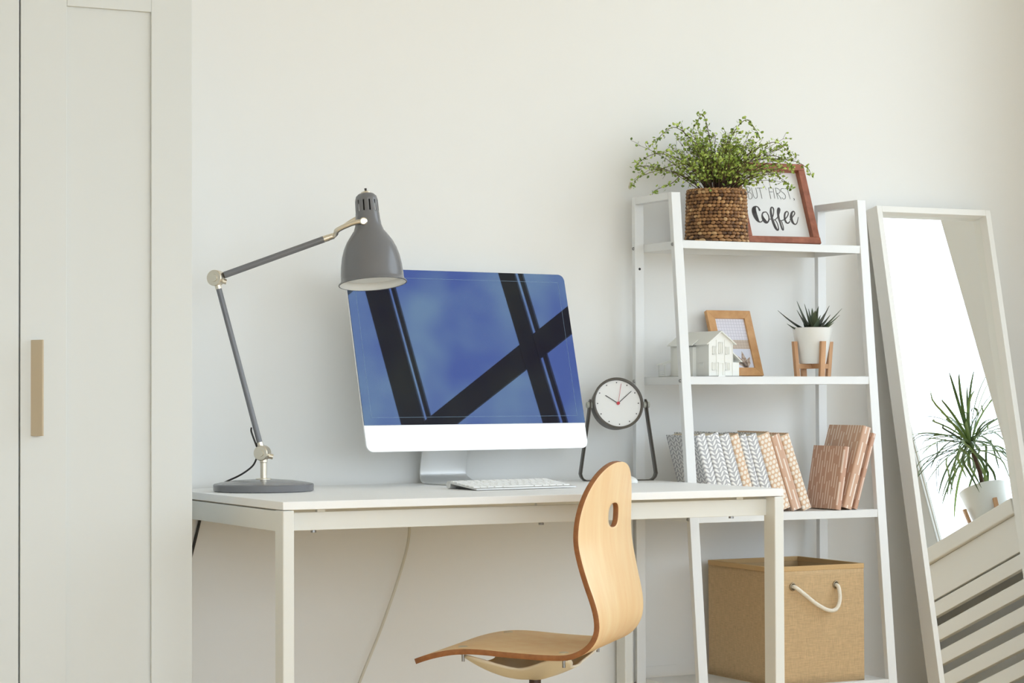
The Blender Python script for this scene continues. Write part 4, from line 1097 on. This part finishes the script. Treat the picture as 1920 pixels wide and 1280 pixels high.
# ============================================================ BOOKS ON THE LOWER SHELF
def book(name, x, y_front, z, ang, w, h, d, mat, label, group, inset=.003):
    """x: position of the lower contact corner; ang > 0 leans to the right (rests on its right corner)"""
    e = empty(name, (x, y_front, z), label, 'book', group, rot=(0, ang, 0))
    x0_, x1_ = (0, w) if ang < 0 else (-w, 0)
    t = .0016; r = min(.0045, w * .3)
    bm = bm_new()
    # wrapped cover: rounded spine at the front, boards on both sides
    out = [(x0_, d), (x0_, r)] + [(x0_ + r - r * math.cos(a), r - r * math.sin(a)) for a in (PI / 8, PI / 4, 3 * PI / 8, PI / 2)] + [(x1_ - r + r * math.sin(a), r - r * math.cos(a)) for a in (0, PI / 8, PI / 4, 3 * PI / 8, PI / 2)] + [(x1_, d)]
    inn = [(x0_ + t, d), (x0_ + t, t + .002), (x1_ - t, t + .002), (x1_ - t, d)]
    def ring(pts, zz_): return [bm.verts.new((p[0], p[1], zz_)) for p in pts]
    a0, a1 = ring(out, 0), ring(out, h)
    for k in range(len(a0) - 1):
        f = bm.faces.new((a0[k], a0[k + 1], a1[k + 1], a1[k])); f.smooth = True
    b0, b1 = ring(inn, 0), ring(inn, h)
    for k in range(3): bm.faces.new((b0[k], b0[k + 1], b1[k + 1], b1[k]))
    for A, B in ((a0, b0), (a1, b1)):
        bm.faces.new([A[0], B[0], B[1]] + [A[k] for k in range(6, 0, -1)][1 - 1:][::1] if False else [A[k] for k in range(len(A))] + [B[3], B[2], B[1], B[0]])
    bm.faces.new((a0[0], a1[0], b1[0], b0[0])); bm.faces.new((a0[-1], a1[-1], b1[-1], b0[-1]))
    mk('cover', bm, mat, e, angle=60)
    boxo('pages', (x0_ + t + .0002, x1_ - t - .0002, t + .0025, d - .004, .004, h - .004), 'paper', e)
    return e
tops = [1.297, 1.3255, 1.366, 1.3983, 1.4258, 1.4484, 1.4808, 1.5212, 1.552, 1.5811]
angs = [15.5, 16, 16.5, 17, 17.3, 17.8, 18.4, 19.2, 19.8]
kinds = ['herring', 'herring', 'herring', 'dots', 'herring', 'herring', 'dots', 'dash', 'dots']
labs = ['grey herringbone-patterned book, first of the leaning row behind the shelf leg', 'thick grey herringbone book just right of the shelf leg', 'third grey herringbone book from the left, left of a dotted tan book', 'narrow tan dotted book standing between grey herringbone books', 'narrow grey herringbone book directly right of the narrow dotted tan book', 'wider grey herringbone book, last grey one before the tan books', 'thick tan dotted book left of the brown striped book', 'tan book with white stripes between two dotted books', 'tan dotted book at the right end of the left-leaning row']
BH = .2045
for i in range(9):
    a = math.radians(angs[i]); wdt = (tops[i + 1] - tops[i]) * math.cos(a) - .0006
    xb = tops[i] + BH * math.sin(a)
    book('book', xb, -.300, Z3 + .0002, -a, wdt, BH + (.001 if i in (0, 6, 8) else 0), .150, M[kinds[i]], labs[i], 'patterned books leaning left on the lower shelf')
book('book', 1.7205, -.327, Z3 + .0002, math.radians(10.0), .0175, .166, .140, M['dash2'], 'short brown striped book, the lowest of the three leaning right', 'striped books leaning right on the lower shelf')
book('book', 1.7540, -.327, Z3 + .0002, math.radians(17.0), .027, .222, .155, M['dash'], 'tall thick striped tan book, the tallest of those leaning right', 'striped books leaning right on the lower shelf')
book('book', 1.7722, -.327, Z3 + .0002, math.radians(17.3), .0120, .206, .155, M['dash2'], 'thin striped book at the far right, leaning on the shelf leg', 'striped books leaning right on the lower shelf')

# ============================================================ BURLAP BOX ON THE BOTTOM SHELF
bx0, bx1, by0, by1, bz0, bz1 = 1.4835, 1.7700, -.354, -.054, Z4 + .0005, .5245
bo = Vector(((bx0 + bx1) / 2, (by0 + by1) / 2, bz0))
bb = empty('storage_box', bo, 'open tan burlap storage box with a rope handle on the bottom shelf', 'storage box')
hx_, hy_, hz_ = (bx1 - bx0) / 2, (by1 - by0) / 2, bz1 - bz0
bm = bm_new(); t = .004
N = 12
def wallgrid(p0, p1, nrm, bulge):
    rows = []
    for i in range(N + 1):
        row = []
        for j in range(N + 1):
            u, v = i / N, j / N
            p = p0.lerp(p1, u) + Vector((0, 0, hz_ * v)) + nrm * bulge * math.sin(PI * u) * math.sin(PI * v * .9)
            row.append(bm.verts.new(p))
        rows.append(row)
    for i in range(N):
        for j in range(N): f = bm.faces.new((rows[i][j], rows[i + 1][j], rows[i + 1][j + 1], rows[i][j + 1])); f.smooth = True
c = [Vector((-hx_, -hy_, 0)), Vector((hx_, -hy_, 0)), Vector((hx_, hy_, 0)), Vector((-hx_, hy_, 0))]
for a, b, nr, bl in ((0, 1, (0, -1, 0), .003), (1, 2, (1, 0, 0), -.004), (2, 3, (0, 1, 0), -.003), (3, 0, (-1, 0, 0), -.006)): wallgrid(c[a], c[b], Vector(nr), bl)
bmesh.ops.remove_doubles(bm, verts=bm.verts, dist=.0003)
bm.faces.new([bm.verts.new(v + Vector((0, 0, .001))) for v in c])
mk('box_shell', bm, ['burlap', 'boxin'], bb, solid=.004, soff=-1, off=1, angle=50)
bm = bm_new()
for a, b in ((0, 1), (1, 2), (2, 3), (3, 0)):
    p, q = c[a], c[b]; d_ = (q - p).normalized(); nr = Vector((d_.y, -d_.x, 0))
    z_ = hz_
    P_ = [p + nr * .0018, q + nr * .0018, q - nr * .0055, p - nr * .0055]
    hexa(bm, [v + Vector((0, 0, z_ - .011)) for v in P_] + [v + Vector((0, 0, z_ + .0015)) for v in P_])
mk('rim_binding', bm, 'burlaptrim', bb, .0012)
ey = []
for X in (1.5468, 1.6798):
    c_ = Vector((X, by0 - .003, .4745)) - bo; ey.append(c_)
    bm = bm_new(); ring_ = [c_ + Vector((.0072 * math.cos(2 * PI * k / 24), -.0005, .0088 * math.sin(2 * PI * k / 24))) for k in range(25)]
    tube(bm, ring_, .0021, 8, cap=False); mk('eyelet', bm, 'bronze', bb)
    bm = bm_new(); lathe(bm, [(0, 0), (.0065, 0)], 20, Matrix.Translation(c_ + Vector((0, -.0004, 0))) @ Matrix.Rotation(PI / 2, 4, 'X')); mk('eyelet_hole', bm, 'black', bb)
L_, R2 = ey
pts = smoothpath([L_ + Vector((0, .004, 0)), L_ + Vector((.003, -.010, -.002)), L_ + Vector((.028, -.015, -.021)), L_ + Vector((.062, -.017, -.046)), L_ + Vector((.098, -.018, -.063)), L_ + Vector((.122, -.018, -.060)), L_ + Vector((.134, -.016, -.036)), R2 + Vector((.0015, -.010, -.006)), R2 + Vector((0, .004, .0))], 8)
bm = bm_new(); tube(bm, pts, .0052, 12); mk('rope_handle', bm, 'rope', bb)

# ============================================================ PLANT ON THE WINDOW SILL (seen in the mirror)
wc = Vector((2.70, -.700, .765))
wp = empty('potted_dracaena', wc, 'spiky long-leaved plant in a white pot on the window sill, seen in the mirror', 'potted plant')
bm = bm_new(); lathe(bm, [(0, .020), (.052, .020), (.055, .024), (.074, .118), (.071, .118), (.069, .104), (0, .104)], 48); mk('pot', bm, 'plastic', wp, angle=40)
st2 = bpy.data.objects.new('plant_stand', None); COL.objects.link(st2); st2.parent = wp
for k in range(4):
    ph = math.radians(20 + 90 * k); dv = Vector((math.cos(ph), math.sin(ph), 0)); pv = Vector((-dv.y, dv.x, 0))
    bm = bm_new(); hexa(bm, [dv * a + pv * b + Vector((0, 0, z)) for z, ri, ro in ((0, .062, .072), (.062, .070, .080)) for a, b in ((ri, -.006), (ro, -.006), (ro, .006), (ri, .006))]); mk('leg', bm, 'bamboo', st2, .0006)
bm = bm_new(); box(bm, -.064, .064, -.006, .006, .008, .0195, mat=Matrix.Rotation(math.radians(20), 4, 'Z')); box(bm, -.064, .064, -.006, .006, .008, .0195, mat=Matrix.Rotation(math.radians(110), 4, 'Z')); mk('cross_brace', bm, 'bamboo', st2)
bm = bm_new(); lathe(bm, [(0, .108), (.07, .106)], 24); mk('soil', bm, 'soil', wp)
bm = bm_new(); tube(bm, [(0, 0, .10), (.003, .004, .17), (0, .0, .26)], [.0075, .007, .006], 10); mk('trunk', bm, 'stem', wp)
bm = bm_new(); tl4 = tone_layer(bm); r2 = random.Random(11)
for i in range(92):
    az = i * 2.399 + r2.uniform(-.2, .2); el = r2.uniform(-.35, 1.35); ln = r2.uniform(.17, .30)
    p = Vector((0, 0, .235 + .035 * (i / 64))); d_ = Vector((math.cos(az) * math.cos(el), math.sin(az) * math.cos(el), math.sin(el)))
    droop = r2.uniform(.05, .17); rows = []; N_ = 10; tn = r2.random()
    side = d_.cross(Vector((0, 0, 1))).normalized()
    for k in range(N_ + 1):
        t = k / N_; w = .0058 * (.55 + 1.2 * t) * (1 - t) ** .6 if t < 1 else .0003
        w = max(w, .0003)
        pc_ = p.copy(); pc_.x = max(-.11, min(.085, pc_.x))
        if wc.y + pc_.y > -.03: pc_.y = -.03 - wc.y
        nz_ = side.cross(d_).normalized()
        rows.append([bm.verts.new(pc_ - side * w + nz_ * w * .4), bm.verts.new(pc_), bm.verts.new(pc_ + side * w + nz_ * w * .4)])
        d_ = (d_ + Vector((0, 0, -droop))).normalized(); p = p + d_ * ln / N_
    for a, b in zip(rows, rows[1:]):
        for k in range(2):
            f = bm.faces.new((a[k], a[k + 1], b[k + 1], b[k])); f[tl4] = tn; f.smooth = True
mk('leaves', bm, 'blade', wp, angle=180)
